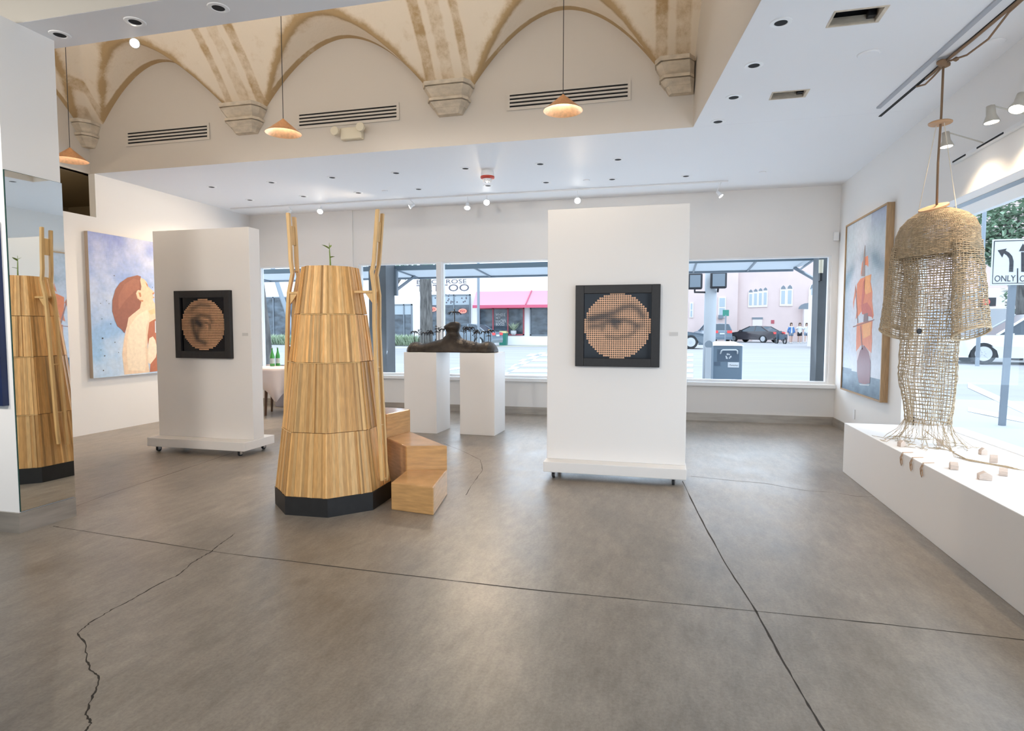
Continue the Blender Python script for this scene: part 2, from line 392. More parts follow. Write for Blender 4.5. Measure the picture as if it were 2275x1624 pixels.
ribbon(fl((1535, 1058), (1620, 1067), (1700, 1074), (1790, 1090), (1850, 1094), (1905, 1103), (1948, 1104)), .006, .004, 5)
struct(mb.build('floor', ['floor', 'joint']))

# ceiling: low soffits around the tall vaulted opening (with two square holes by the right hand edge)
mb = MB(); T = .22
mb.box(L - .2, R + .12, YB + .002, D + .16, C, C + T)
mb.zprism([(LW, YN0 + .002), (xr(YN0), YN0 + .002), (xr(YN1), YN1 - .002), (LW, YN1 - .002)], C, C + T)
HO = [(1.00, 1.31, 4.245, 4.455), (.848, 1.14, 5.53, 5.705)]
rows = [(REAR, 4.245), (4.245, 4.455), (4.455, 5.53), (5.53, 5.705), (5.705, YB)]
for a, b in rows:
    xa, xb = xr(a) + .002, xr(b) + .002
    hole = [h for h in HO if abs(h[2] - a) < 1e-3]
    if hole:
        h = hole[0]; mb.zprism([(xa, a), (h[0], a), (h[0], b), (xb, b)], C, C + T); mb.zprism([(h[1], a), (R + .12, a), (R + .12, b), (h[1], b)], C, C + T)
    else: mb.zprism([(xa, a), (R + .12, a), (R + .12, b), (xb, b)], C, C + T)
struct(mb.build('ceiling', 'ceil'))
mb = MB(); mb.box(LW - .2, R + .3, REAR - .1, YB + .3, ZT, ZT + .1); struct(mb.build('ceiling_upper', 'ceil'))
# vault walls
mb = MB(); mb.box(-7.4, .40, YB, YB + .12, C + .001, ZT); struct(mb.build('wall_vault_back', 'vwall'))
mb = MB(); mb.zprism([(xr(YB), YB), (xr(REAR), REAR), (xr(REAR) + .12, REAR), (xr(YB) + .12, YB)], C + .001, ZT); struct(mb.build('wall_vault_right', 'vwall'))
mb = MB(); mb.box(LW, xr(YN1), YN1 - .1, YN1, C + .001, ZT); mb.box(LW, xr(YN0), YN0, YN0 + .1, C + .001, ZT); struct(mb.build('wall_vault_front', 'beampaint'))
mb = MB(); mb.box(L - .17, L - .07, 3.0, YB, C, ZT); struct(mb.build('wall_vault_left', 'vwall'))
# left wall: low in front (open above to the next room), full height behind
mb = MB(); mb.box(L - .1, L, 3.05, YB, 0, 2.775); mb.box(L - .1, L, YB, D, 0, C); struct(mb.build('wall_left', 'wall'))
mb = MB()
mb.box(-9.5, L - .1, 3.05, 3.15, 2.2, C); mb.box(-9.5, L - .1, 7.9, 8.0, 2.2, C); mb.box(-9.6, -9.5, 3.05, 8, 2.2, C)
mb.box(-9.5, L - .1, 3.05, 8, C, C + .1); mb.box(-9.5, L - .1, 3.05, 8, 2.1, 2.2)
struct(mb.build('wall_recess', 'tan'))
# partition end with the mirror, plain front area walls
CX1, CY0, CY1 = -4.105, 2.985, 3.365
mb = MB(); mb.box(LW, CX1, CY0, CY1, 0, C); struct(mb.build('wall_partition', 'wall'))
mb = MB(); mb.box(LW - .1, LW, REAR, CY0, 0, ZT); struct(mb.build('wall_left_front', 'wall'))
mb = MB(); mb.box(LW, -5.2, REAR - .12, REAR, 0, ZT); mb.box(2.1, R + .12, REAR - .12, REAR, 0, ZT)
mb.box(-5.2, 2.1, REAR - .12, REAR, 0, .25); mb.box(-5.2, 2.1, REAR - .12, REAR, 2.7, ZT); struct(mb.build('wall_rear', 'wall'))
# back wall
T = .16
mb = MB()
SILL = .575
mb.box(L - .1, R + .12, D, D + T, 0, SILL)
mb.box(L - .1, -6.95, D, D + T, SILL, C); mb.box(-6.95, .30, D, D + T, 2.435, C); mb.box(.30, 2.25, D, D + T, 2.375, C)
mb.box(2.25, R + .12, D, D + T, SILL, C); mb.box(-5.20, -5.00, D, D + T, SILL, 2.435)
mb.box(-5.165, -5.085, D - .03, D, SILL + .06, C)                    # plasterboard strip over the pier
struct(mb.build('wall_back', 'wall'))
mb = MB(); mb.box(L, R, D - .085, D, SILL - .055, SILL); struct(mb.build('trim_1', 'trim', bevel=.006))   # window board
mb = MB(); mb.box(L, R, D - .014, D, 0, .115); struct(mb.build('baseboard_back', 'steel'))
mb = MB(); mb.box(R - .014, R, 6.8, D, 0, .115); struct(mb.build('baseboard_right', 'steel'))
mb = MB(); mb.box(CX1, CX1 + .014, CY0 - .014, CY1, 0, .135); mb.box(LW, CX1, CY0 - .014, CY0, 0, .135); struct(mb.build('baseboard_left', 'steel'))
def window(n, x0, x1, z1, fr=.035):
    f = MB(); y0, y1 = D + .03, D + .10
    f.box(x0, x0 + fr, y0, y1, SILL, z1); f.box(x1 - fr, x1, y0, y1, SILL, z1)
    f.box(x0 + fr, x1 - fr, y0, y1, SILL, SILL + fr); f.box(x0 + fr, x1 - fr, y0, y1, z1 - fr*.7, z1)
    o = struct(f.build(f'window_{n}', 'trim'))
    g = MB(); g.box(x0 + fr, x1 - fr, D + .062, D + .068, SILL + fr, z1 - fr*.7); g.build('pane', 'glass', o)
window(1, -6.95, -5.20, 2.435); window(2, -5.00, -3.565, 2.435); window(3, -3.525, .28, 2.435); window(4, .30, 2.25, 2.375)
mb = MB(); mb.box(-3.605, -3.515, D + .0, D + .15, SILL, 2.435); struct(mb.build('trim_2', 'trim'))   # wide mullion
mb = MB(); mb.box(.24, .34, D + .0, D + .15, SILL, 2.435); struct(mb.build('trim_3', 'trim'))
# right wall with the shop-front window
GX = 2.46
mb = MB()
mb.box(R, R + .12, 6.8, D, 0, C); mb.box(R, R + .12, REAR, 6.8, 2.43, C); mb.box(R, R + .12, 6.235, 6.8, 0, .38); mb.box(GX - .02, R + .3, -1.0, 6.235, 0, .46); mb.box(R, R + .12, REAR, -1.005, 0, .38); mb.box(R, R + .12, REAR, -1.005, .38, 2.43)
struct(mb.build('wall_right', 'wall'))
GX = 2.46
mb = MB()
mb.prism([(R + .004, 6.8, 2.43), (GX, 6.8, 2.30), (GX + .05, 6.8, 2.30), (GX + .05, 6.8, 2.43)], (0, -7.8, 0))
mb.cur = 1; mb.prism([(R + .040, 6.72, 2.387), (R + .062, 6.72, 2.3635), (R + .064, 6.72, 2.3655), (R + .042, 6.72, 2.389)], (0, -7.4, 0))
mb.cur = 0; mb.box(GX - .02, GX + .04, 6.76, 6.8, .38, 2.30); mb.box(GX - .02, GX + .04, -1, 6.8, .38, .475); mb.box(GX - .02, GX + .04, -1, -.95, .38, 2.3)
w5 = struct(mb.build('window_5', ['trim', 'galv']))
g = MB(); g.box(GX, GX + .008, -.95, 6.76, .47, 2.30); g.build('pane', 'glass', w5)
# unseen rear shop-front behind the camera, added to let in fill daylight
mb = MB()
for x in (-5.2, -2.8, -.4, 2.02): mb.box(x, x + .08, REAR - .1, REAR - .02, .25, 2.7)
mb.box(-5.2, 2.1, REAR - .1, REAR - .02, .25, .33); mb.box(-5.2, 2.1, REAR - .1, REAR - .02, 2.62, 2.7)
w6 = struct(mb.build('window_6', 'trim')); g = MB(); g.box(-5.12, 2.02, REAR - .063, REAR - .057, .33, 2.62); g.build('pane', 'glass', w6)
# display platform under the right window
mb = MB(); mb.box(1.668, GX - .022, -1.0, 6.23, 0, .467)
tag(mb.build('display_platform', 'plinth', bevel=.004), 'long low white platform under the big right-hand window', 'platform')
# plaster vault (heightfield: cove along two walls, lunettes cut into it)
CORB = [-7.10, -4.805, -2.265, .145]
ZS = 3.935
def arch(u): return .665*(1 - min(1, abs(u))**1.9)
def lun_b(x):
    for a, b in zip(CORB[:-1], CORB[1:]):
        h0 = .17 if a < -7 else .255; x0, x1 = a + h0, b - .25
        if x0 < x < x1: return arch((x - (x0 + x1)/2)/((x1 - x0)/2))
    return -.2
def lun_l(y):
    y1, y0 = YB - .17, 3.9
    return arch((y - (y0 + y1)/2)/((y1 - y0)/2)) if y0 < y < y1 else -.2
def cove(d): d = min(d/1.5, 1); return 1.12*(1 - (1 - d)**1.9)
mb = MB()
x0, x1, y0, y1 = L - .07, .62, YN1 - .02, YB
nx, ny = 330, 124
Z = {}; ST = {}
for i in range(nx + 1):
    for j in range(ny + 1):
        x = x0 + (x1 - x0)*i/nx; y = y0 + (y1 - y0)*(1 - (1 - j/ny)) 
        dy, dx = y1 - y, x - x0
        g = cove(min(dx, dy)); lb, ll = lun_b(x), lun_l(y)
        m = max(lb, ll); z = max(g, m)
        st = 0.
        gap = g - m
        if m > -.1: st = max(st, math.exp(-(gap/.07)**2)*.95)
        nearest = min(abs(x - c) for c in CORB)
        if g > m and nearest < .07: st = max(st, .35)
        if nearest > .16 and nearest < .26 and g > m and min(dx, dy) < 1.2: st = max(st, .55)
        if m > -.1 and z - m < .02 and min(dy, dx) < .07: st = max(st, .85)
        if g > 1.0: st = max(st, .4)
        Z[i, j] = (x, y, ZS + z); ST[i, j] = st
idx = {k: n for n, k in enumerate(Z)}
me = bpy.data.meshes.new('ceiling_vault')
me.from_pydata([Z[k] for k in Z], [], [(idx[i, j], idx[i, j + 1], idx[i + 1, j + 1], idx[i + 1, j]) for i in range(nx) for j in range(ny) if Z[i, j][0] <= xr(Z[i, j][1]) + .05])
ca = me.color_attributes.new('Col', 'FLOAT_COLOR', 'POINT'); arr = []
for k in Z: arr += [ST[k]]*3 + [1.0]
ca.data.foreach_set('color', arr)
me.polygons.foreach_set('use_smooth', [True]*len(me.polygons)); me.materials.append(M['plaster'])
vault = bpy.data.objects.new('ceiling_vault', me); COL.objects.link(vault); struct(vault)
CL = ['stone corbel in the far left corner of the vault', 'stone corbel between the left and middle air grilles', 'stone corbel between the middle and right air grilles', 'stone corbel cut by the soffit at the right end of the vault']
for i, cx in enumerate(CORB):
    mb = MB(); corner = i == 0
    hw = .265 if i else .20; z = 3.94
    xL, xR = cx - hw, min(cx + hw, xr(YB) - .002)
    if corner: xL = L - .069; xR = L + .13
    for (zz0, zz1, w0, w1, d0, d1) in [(z - .035, z, 1.0, 1.02, .22, .235), (z - .05, z - .035, .90, .90, .19, .19), (z - .15, z - .05, .74, .97, .13, .215), (z - .178, z - .15, .85, .85, .175, .175), (z - .188, z - .178, .74, .74, .14, .14), (z - .24, z - .188, .66, .80, .12, .165), (z - .30, z - .24, .50, .64, .08, .115)]:
        def ring(wf, d):
            if corner: return [(xL, YB - .001 - (d + .02)), (xL + (xR - xL)*wf*.62, YB - .001 - (d + .02)), (xL + (xR - xL)*wf, YB - .001 - (d + .02)*.55), (xL + (xR - xL)*wf, YB - .001), (xL, YB - .001)]
            a = cx - hw*wf; b = min(cx + hw*wf, xr(YB) - .002) if i == 3 else cx + hw*wf
            return [(a, YB - .001), (a + .0, YB - .001 - d*.6), (a + .05*wf, YB - .001 - d), (b - .05*wf, YB - .001 - d), (b, YB - .001 - d*.6), (b, YB - .001)]
        mb.frustum(ring(w0, d0), zz0, ring(w1, d1), zz1)
    tag(mb.build('stone_corbel', 'stone'), CL[i], 'corbel', 'corbels under the vault')
# ceiling slots at the right
def strip(name, a, b, w, z0, z1, m):
    mb = MB(); a = Vector(a); b = Vector(b); t = (b - a).normalized(); n = Vector((-t.y, t.x, 0))*w/2
    mb.zprism([(p.x, p.y) for p in (a - n, b - n, b + n, a + n)], z0, z1); return struct(mb.build(name, m))
a, b = Vector((1.827, 6.123, 0)), Vector((1.913, 4.341, 0)); strip('trim_4', a, b + (b - a)*1.5, .034, C - .014, C, 'galv_light')
a, b = Vector((1.918, 6.38, 0)), Vector((2.031, 4.371, 0)); strip('trim_5', a, b + (b - a)*1.3, .024, C - .006, C, 'black')

# ================================================================ FIXTURES
# recessed downlights
def downlight(p, label, r=.06):
    t = thing('recessed_downlight', label, 'downlight', (p.x, p.y, C), 'recessed ceiling downlights')
    mb = MB(); mb.lathe([(r*.62, 0), (r*.70, -.006), (r*1.05, -.004), (r*1.12, 0)], (p.x, p.y, C), 24, caps=False); mb.build('trim_ring', 'white_metal', t)
    mb = MB(); mb.lathe([(r*.64, -.003), (r*.3, -.0022), (.001, -.002)], (p.x, p.y, C), 20); mb.build('dark_aperture', 'black', t)
rowA = [(470, 415), (603, 405), (738, 394), (880, 384), (1034, 374), (1200, 364), (1373, 354)]
rowB = [(555, 444), (674, 436), (796, 428), (930, 420), (1084, 412), (1213, 405), (1360, 398), (1524, 391)]
for i, p in enumerate(rowA): downlight(on_z(*p, C), f'dark recessed downlight, {ORD[i]} from the left in the row nearer the vault')
for i, p in enumerate(rowB): downlight(on_z(*p, C), f'dark recessed downlight, {ORD[i]} from the left in the row nearer the track lights')
for p, l in zip([(1735, 50), (1675, 145), (1630, 216), (1595, 270)], ['beside the larger ceiling hole', 'between the two ceiling holes', 'level with the smaller ceiling hole', 'closest to the lower corner of the vault opening']):
    downlight(on_z(*p, C), f'dark recessed downlight right of the vault, {l}', .063)
for p, l in zip([(133, 77), (300, 48), (485, 17)], ['closest to the mirror pillar', 'above the lit spot lamp', 'rightmost of the three']):
    downlight(on_z(*p, C), f'dark recessed downlight in the dropped beam, {l}', .058)
for p, r, l in [((1930, 120), .075, 'white sprinkler cover beside the larger ceiling hole'), ((2205, 95), .075, 'white sprinkler cover by the right-hand wall above the wall spots'),
                ((1694, 382), .045, 'small white sprinkler cover, rightmost near the track lights'), ((1303, 400), .045, 'small white sprinkler cover above the tall right panel'),
                ((855, 424), .045, 'small white sprinkler cover above the right ladder of the wooden tower'), ((158, 398), 0, '')]:
    if not r: continue
    q = on_z(*p, C); mb = MB(); mb.lathe([(r, 0), (r, -.004), (r*.9, -.010), (.002, -.012)], q, 24); tag(mb.build('sprinkler_cover', 'ceil'), l, 'sprinkler cover', 'sprinkler covers')
# ceiling holes
for h, l in zip(HO, ['larger rectangular ceiling hole with a tan wooden lining', 'smaller rectangular ceiling hole with a tan wooden lining']):
    a0, a1, b0, b1 = h; t = thing('ceiling_hatch', l, 'ceiling hatch', ((a0 + a1)/2, (b0 + b1)/2, C), 'open ceiling hatches')
    mb = MB(); e = .012; k = C + .05
    mb.box(a0, a1, b1 - e, b1, C - .004, k); mb.box(a0, a1, b0, b0 + e, C - .004, k); mb.box(a0, a0 + e, b0 + e, b1 - e, C - .004, k); mb.box(a1 - e*2, a1, b0 + e, b1 - e, C - .004, C + .12)
    mb.build('wooden_lining', 'stone', t)
    mb = MB(); mb.box(a0, a1, b1 - .003, b1 + .004, k, C + .22); mb.box(a0, a1, b0 - .004, b0 + .003, k, C + .22); mb.box(a0 - .004, a0 + .003, b0, b1, k, C + .22); mb.box(a1, a1 + .004, b0, b1, k, C + .22); mb.box(a0, a1, b0, b1, C + .215, C + .22); mb.build('dark_void', 'black', t)
    mb = MB(); mb.box(a1 - .075, a1 - .03, b1 - .06, b1 - e, C + .02, C + .06); mb.build('clip', 'dark', t)
# smoke detector with strobe
q = on_z(1083, 380, C); t = thing('smoke_detector', 'white smoke detector with a red band on the low ceiling', 'smoke detector', (q.x, q.y, C))
mb = MB(); mb.lathe([(.075, 0), (.085, -.03), (.085, -.07)], q, 28); mb.build('housing', 'white_metal', t)
mb = MB(); mb.lathe([(.088, -.068), (.088, -.088), (.07, -.1)], q, 28); mb.build('red_band', 'red', t)
mb = MB(); mb.lathe([(.06, -.098), (.052, -.125), (.002, -.13)], q, 20)
for k in range(8): mb.box(q.x + .05*math.cos(k*PI/4) - .006, q.x + .05*math.cos(k*PI/4) + .006, q.y + .05*math.sin(k*PI/4) - .006, q.y + .05*math.sin(k*PI/4) + .006, C - .135, C - .1)
mb.build('sensor_cage', 'white_metal', t)
# linear air grilles
for x0, x1, z0, z1, l in [(-6.545, -5.37, 3.655, 3.79, 'linear air grille at the left end of the vault wall'), (-4.115, -2.898, 3.68, 3.81, 'linear air grille in the middle of the vault wall above the emergency light'), (-1.61, -.388, 3.672, 3.802, 'linear air grille at the right end behind a copper pendant')]:
    t = thing('air_grille', l, 'air grille', ((x0 + x1)/2, YB, z0), 'linear air grilles')
    mb = MB(); mb.box(x0, x1, YB - .006, YB - .001, z0, z1); mb.build('dark_backing', 'black', t)
    mb = MB(); b = .03; y0, y1 = YB - .014, YB - .006
    mb.box(x0 - b, x1 + b, y0, y1, z1, z1 + b); mb.box(x0 - b, x1 + b, y0, y1, z0 - b, z0); mb.box(x0 - b, x0, y0, y1, z0, z1); mb.box(x1, x1 + b, y0, y1, z0, z1)
    mb.build('frame', 'vwall', t)
    h = (z1 - z0)/7
    for k in (1, 3, 5): mb = MB(); mb.box(x0, x1, YB - .016, YB - .006, z0 + h*k, z0 + h*(k + 1)); mb.build('blade', 'vwall', t)
# emergency light
t = thing('emergency_light', 'cream twin-head emergency light under the middle air grille', 'emergency light', (-3.445, YB, 3.45))
mb = MB(); mb.box(-3.56, -3.30, YB - .07, YB - .001, 3.47, 3.60); mb.build('battery_case', 'cream', t, bevel=.01)
for x, s in ((-3.60, -1), (-3.285, 1)):
    mb = MB(); mb.lathe([(.025, .03), (.045, .0), (.05, -.035), (.046, -.04), (.002, -.041)], (x, YB - .09, 3.575 - .02*(s < 0)), 18, 'y'); mb.build('lamp_head', 'cream', t, smooth=False)
# copper pendants
for (px, py, rx), l in zip([(155, 328, None), (629, 264, None), (1251, 210, None)], ['copper cone pendant half hidden by the mirror pillar', 'copper cone pendant in front of the second corbel, left of the middle grille', 'copper cone pendant hanging in front of the right air grille']):
    a = on_y(px, py, 4.87); zt = ZS + max(cove(min(YB - 4.87, a.x - L + .07)), lun_b(a.x)); t = thing('pendant_lamp', l, 'pendant lamp', (a.x, a.y, a.z - .125), 'copper pendant lamps')
    r = .158
    mb = MB(); mb.lathe([(.008, 0), (.012, -.006), (r, -.128)], a, 40, caps=False); mb.build('shade', 'copper', t, smooth=True)
    mb = MB(); mb.lathe([(r - .0015, -.1285), (.012, -.012), (.002, -.010)], a, 40, caps=False); mb.build('shade_lining', 'copper_in', t, smooth=True)
    mb = MB(); mb.tube([a, (a.x, a.y, zt - .02)], .0032, 6); mb.build('cord', 'dark', t)
    mb = MB(); mb.lathe([(.006, 0), (.010, -.02), (.005, -.04), (.001, -.042)], (a.x, a.y, a.z - .02), 12); mb.build('bulb', 'bulb', t)
    light('pendant_glow', 'POINT', (a.x, a.y, a.z - .085), 9, (1, .86, .68), .012)
# track along the back with spot heads
def spot_head(name, label, p, aim, stem_top, group, mat_='white_metal', energy=0, color=WARM, r=.032, ln=.085, angle=70, lit=True):
    p = Vector(p); d = (Vector(aim) - p).normalized()
    t = thing(name, label, 'spotlight', p, group)
    q = d.to_track_quat('Z', 'Y').to_matrix()
    def loc(a, b, c): return p + q @ Vector((a, b, c))
    mb = MB(); prof = [(r*.55, -ln), (r*.6, -ln*.6), (r*.62, -ln*.45), (r, -.008), (r*1.05, 0), (r*.9, .001)]
    n = 20; vs = []
    for rr, h in prof:
        for k in range(n): vs.append(loc(rr*math.cos(2*PI*k/n), rr*math.sin(2*PI*k/n), h))
    mb.add(vs, [(i*n + k, i*n + (k + 1) % n, (i + 1)*n + (k + 1) % n, (i + 1)*n + k) for i in range(len(prof) - 1) for k in range(n)] + [tuple(reversed(range(n)))])
    mb.build('lamp_body', mat_, t, smooth=True)
    mb = MB(); mb.add([loc(r*.88*math.cos(2*PI*k/n), r*.88*math.sin(2*PI*k/n), -.002) for k in range(n)], [tuple(range(n))]); mb.build('lit_lens', 'bulb' if lit else 'white_metal', t)
    mb = MB(); mb.tube([loc(0, 0, -ln*.8), loc(0, 0, -ln*1.05), stem_top], .005, 6); mb.build('stem', mat_, t)
    if energy: light('spot_beam', 'SPOT', p + d*.012, energy, color, r*.8, aim=aim, spot=angle, blend=.7)
    return t
ty = 8.60
mb = MB(); mb.box(-6.95, .80, ty - .018, ty + .018, C - .022, C - .001); tr = tag(mb.build('track_rail', 'white_metal'), 'white lighting track along the ceiling before the back windows', 'lighting track', 'lighting tracks')
TL = [((640, 476), (-6.9, 7.4, 1.2), 26), ((711, 470), (-4.6, 6.2, .9), 8), ((910, 460), (-6.9, 6.8, 1.2), 26), ((1038, 462), (-2.6, 7.3, .9), 8), ((1081, 450), (-1.6, 3.9, .0), 12), ((1283, 446), (-.30, 4.4, .2), 12), ((1602, 436), (2.3, 8.0, 1.0), 8)]
TLB = ['leftmost track spot behind the left ladder of the wooden tower', 'bright track spot left of the tower sprout', 'track spot turned left above the right ladder', 'track spot with round lamp left of the glaring one', 'glaring track spot under the smoke detector', 'glaring track spot over the right movable panel', 'rightmost track spot turned to the right wall']
for ((px, py), aim, e), l in zip(TL, TLB):
    big = 'glaring' in l or 'bright' in l
    p = on_y(px, py, ty - .02); spot_head('track_spotlight', l, p, aim, (p.x, ty, C - .022), 'spots on the ceiling track', energy=e*7, angle=90, r=.046 if big else .034)
# spot lamp at the beam
p = on_y(299, 96, YN1 + .09); spot_head('track_spotlight', 'lit spot lamp hanging behind the dropped beam at upper left', p, p + Vector((.55, -.75, -.55)), (p.x, YN1 + .001, C + .06), None, energy=25)
# spots on the right wall
rz = 2.735
mb = MB(); mb.box(R - .03, R - .001, 1.2, 5.85, rz - .015, rz + .015); tag(mb.build('track_rail', 'white_metal'), 'lighting track on the right wall above the shop window', 'lighting track', 'lighting tracks')
mb = MB(); mb.box(R - .034, R - .03, 5.05, 5.42, rz - .006, rz + .006); mb.box(R - .034, R - .03, 5.6, 5.82, rz - .006, rz + .006); mb.build('dark_slot', 'black', tr)
for (px, py, yy), l in zip([(2103, 326, 5.35), (2203, 272, 4.75), (2259, 243, 4.45), (0, 0, 3.3), (0, 0, 2.2)], ['wall-mounted spot behind the brown rope', 'wall-mounted spot between the other two right of the rope', 'wall-mounted spot at the right edge of the photo', '', '']):
    p = on_y(px, py, yy) if px else Vector((2.12, yy, 2.80))
    if not px: continue
    spot_head('wall_spotlight', l, p, p + (Vector((.06, -.06, -.9)) if px < 2250 else Vector((-.34, -.30, -.9))), (R - .02, yy - .02, rz + .01), 'spots on the right wall', 'spotbody', energy=24, color=(1, .76, .50), r=.045, ln=.11, angle=130)
# small wall devices
p = on_y(1858, 525, D - .03); mb = MB(); mb.box(p.x - .035, p.x + .035, D - .05, D - .001, p.z - .06, p.z + .06); tag(mb.build('motion_sensor', 'white_metal', bevel=.01), 'small white motion sensor in the corner above the ship painting', 'sensor')
p = on_x(1898, 920, R); mb = MB(); mb.box(R - .008, R - .001, p.y - .035, p.y + .035, p.z - .06, p.z + .06); tag(mb.build('power_outlet', 'white_metal'), 'white power outlet low on the right wall below the ship painting', 'outlet')

# ---------------------------------------------------------------- mirror on the pillar and edge painting
t = thing('wall_mirror', 'tall narrow mirror on the side of the left pillar', 'mirror', (CX1 + .01, (CY0 + CY1)/2, .14))
mb = MB(); mb.zprism([(CX1 + .0085, CY0 + .004), (CX1 + .0095, CY0 + .004), (CX1 + .0163, CY1 - .004), (CX1 + .0085, CY1 - .004)], .143, 2.36); mb.build('mirror_glass', 'mirror', t)
mb = MB(); mb.box(CX1, CX1 + .008, CY0 + .002, CY1 - .002, .14, 2.363); mb.build('mirror_backing', 'mirror_edge', t)
a = on_y(3, 490, CY0 - .03); b = on_y(10, 902, CY0 - .03)
mb = MB(); mb.box(-5.1, b.x, CY0 - .04, CY0 - .001, b.z, a.z)
o = tag(mb.build('canvas', mat('blue_green_canvas', (.006, .02, .09), .5, noise=(1.2, .6, (1, 1, 1)))), 'dark blue canvas cut by the left edge of the photo', 'painting')

# ================================================================ MOVABLE WALLS AND FRAMED MOSAICS
def movable_wall(label, x0, x1, yf, yp, th, yb, top):
    t = thing('movable_wall', label, 'movable wall', ((x0 + x1)/2, (yf + yb)/2, 0), 'rolling exhibition walls')
    mb = MB(); mb.box(x0, x1, yp, yp + th, .158, top); mb.build('panel', 'plinth', t, bevel=.004)
    mb = MB(); mb.box(x0 - .004, x1 + .006, yf, yb, .066, .158); mb.build('base_box', 'plinth', t, bevel=.004)
    for x in (x0 + .08, x1 - .10):
        for y in (yf + .06, yb - .06):
            c = MB(); c.box(x - .022, x + .022, y - .022, y + .022, .055, .066); c.box(x - .019, x - .014, y - .012, y + .02, .02, .056); c.box(x + .014, x + .019, y - .012, y + .02, .02, .056)
            f = c.build('caster', 'chrome', t)
            w = MB(); w.lathe([(.006, -.012), (.028, -.011), (.028, .011), (.006, .012)], (x, y + .012, .0285), 16, 'x'); w.build('wheel', 'tyre', f)
    return t
movable_wall('white rolling wall panel at left between the sky painting and the wooden tower', -5.46, -4.235, 5.335, 5.50, .17, 5.84, 2.415)
movable_wall('white rolling wall panel on the right of the white pedestals', -1.03, .20, 5.25, 5.40, .15, 5.70, 2.42)
def seg_d(p, pts):
    b = 9
    for (x0, y0), (x1, y1) in zip(pts[:-1], pts[1:]):
        dx, dy = x1 - x0, y1 - y0; u = max(0, min(1, ((p[0] - x0)*dx + (p[1] - y0)*dy)/(dx*dx + dy*dy + 1e-9)))
        b = min(b, math.hypot(p[0] - x0 - u*dx, p[1] - y0 - u*dy))
    return b
EYE_R = [([(-.85, -.22), (-.5, -.3), (-.1, -.40), (.15, -.55), (.4, -.60), (.62, -.5), (.75, -.3)], .11, .62), ([(-.75, -.2), (-.4, -.26), (-.1, -.2)], .13, .55), ([(-.8, .02), (-.55, .0), (-.3, -.12), (-.12, -.14), (.2, -.18), (.45, -.1), (.6, 0)], .09, .55),
         ([(-.12, -.12), (.06, -.12)], .09, .95), ([(-.08, -.02), (-.02, .03)], .10, .6), ([(-.45, .1), (-.4, .02)], .07, .45), ([(-.3, .33), (0, .36), (.35, .30), (.52, .18)], .07, .42), ([(.55, .05), (.75, -.05)], .12, .35)]
EYE_L = [([(-.5, -.62), (-.1, -.78), (.3, -.72)], .10, .45), ([(-.75, -.5), (-.3, -.42), (.3, -.36)], .07, .2), ([(-.5, -.2), (-.1, -.36), (.3, -.28), (.4, -.1)], .09, .45), ([(-.28, -.1), (-.15, .0)], .20, .85), ([(.1, -.08), (.3, 0), (.3, .15)], .06, .5),
         ([(-.5, -.1), (-.42, .3), (-.28, .6), (.05, .72)], .12, .62), ([(-.25, .25), (-.3, .5)], .12, .5), ([(-.05, -.25), (.2, -.2)], .04, -.3), ([(.15, .0), (.2, .08)], .05, -.4)]
def mosaic(label, a, b, yw, strokes, big, base, group, n=31):
    # a: top left corner, b: bottom right corner (x, z); yw: wall plane
    x0, z1, x1, z0 = a[0], a[1], b[0], b[1]; yf = yw - .045; fr = .075
    t = thing('framed_mosaic', label, 'framed art', ((x0 + x1)/2, yw, z0), group)
    f = MB(); e = .012
    for (xa, xb, za, zb) in ((x0, x0 + fr, z0, z1), (x1 - fr, x1, z0, z1), (x0 + fr, x1 - fr, z0, z0 + fr), (x0 + fr, x1 - fr, z1 - fr, z1)): f.box(xa, xb, yf, yw - .001, za, zb)
    f.build('frame', 'frameblack', t, bevel=.003)
    m = MB(); m.box(x0 + fr, x1 - fr, yw - .022, yw - .012, z0 + fr, z1 - fr); m.build('backing_board', 'artglass', t)
    cx, cz = (x0 + x1)/2, (z0 + z1)/2; Rr = (x1 - x0)/2 - fr - .002; st = 2*Rr/n
    d = MB()
    for i in range(n):
        for j in range(n):
            u = (i + .5)/n*2 - 1; v = (j + .5)/n*2 - 1
            if u*u + v*v > 1.0: continue
            k = 1.
            for pts, w, s in strokes:
                q = seg_d((u, v), pts); k *= 1 - min(.97, s*1.18)*math.exp(-(q/(w*.9))**2)
            k = max(.06, min(1.25, k)); k *= random.uniform(.93, 1.05)
            g = max(0, 1 - k)
            d.col = (base[0]*k + .02*g, base[1]*k + .025*g, base[2]*k + .03*g)
            x = cx + u*Rr; z = cz - v*Rr; r = st*(.475 if big else .45)
            nn = 8
            d.add([(x + r*math.cos(PI/8 + 2*PI*q/nn), yw - .028, z + r*math.sin(PI/8 + 2*PI*q/nn)) for q in range(nn)] + [(x + r*math.cos(PI/8 + 2*PI*q/nn), yw - .0225, z + r*math.sin(PI/8 + 2*PI*q/nn)) for q in range(nn)],
                  [tuple(range(nn))] + [(q, q + nn, (q + 1) % nn + nn, (q + 1) % nn) for q in range(nn)])
    d.build('mosaic_discs', 'dots', t)
a, b = on_y(386, 646.5, 5.46), on_y(514, 797, 5.46)
mosaic('black framed round copper mosaic of a dark eye on the left rolling wall', (a.x, a.z), (b.x, b.z), 5.50, EYE_L, False, (.60, .34, .19), 'framed eye mosaics')
a, b = on_y(1279, 634, 5.36), on_y(1465, 816.5, 5.36)
mosaic('black framed round copper mosaic of a narrowed eye and brow on the right rolling wall', (a.x, a.z), (b.x, b.z), 5.40, EYE_R, True, (.78, .45, .27), 'framed eye mosaics')
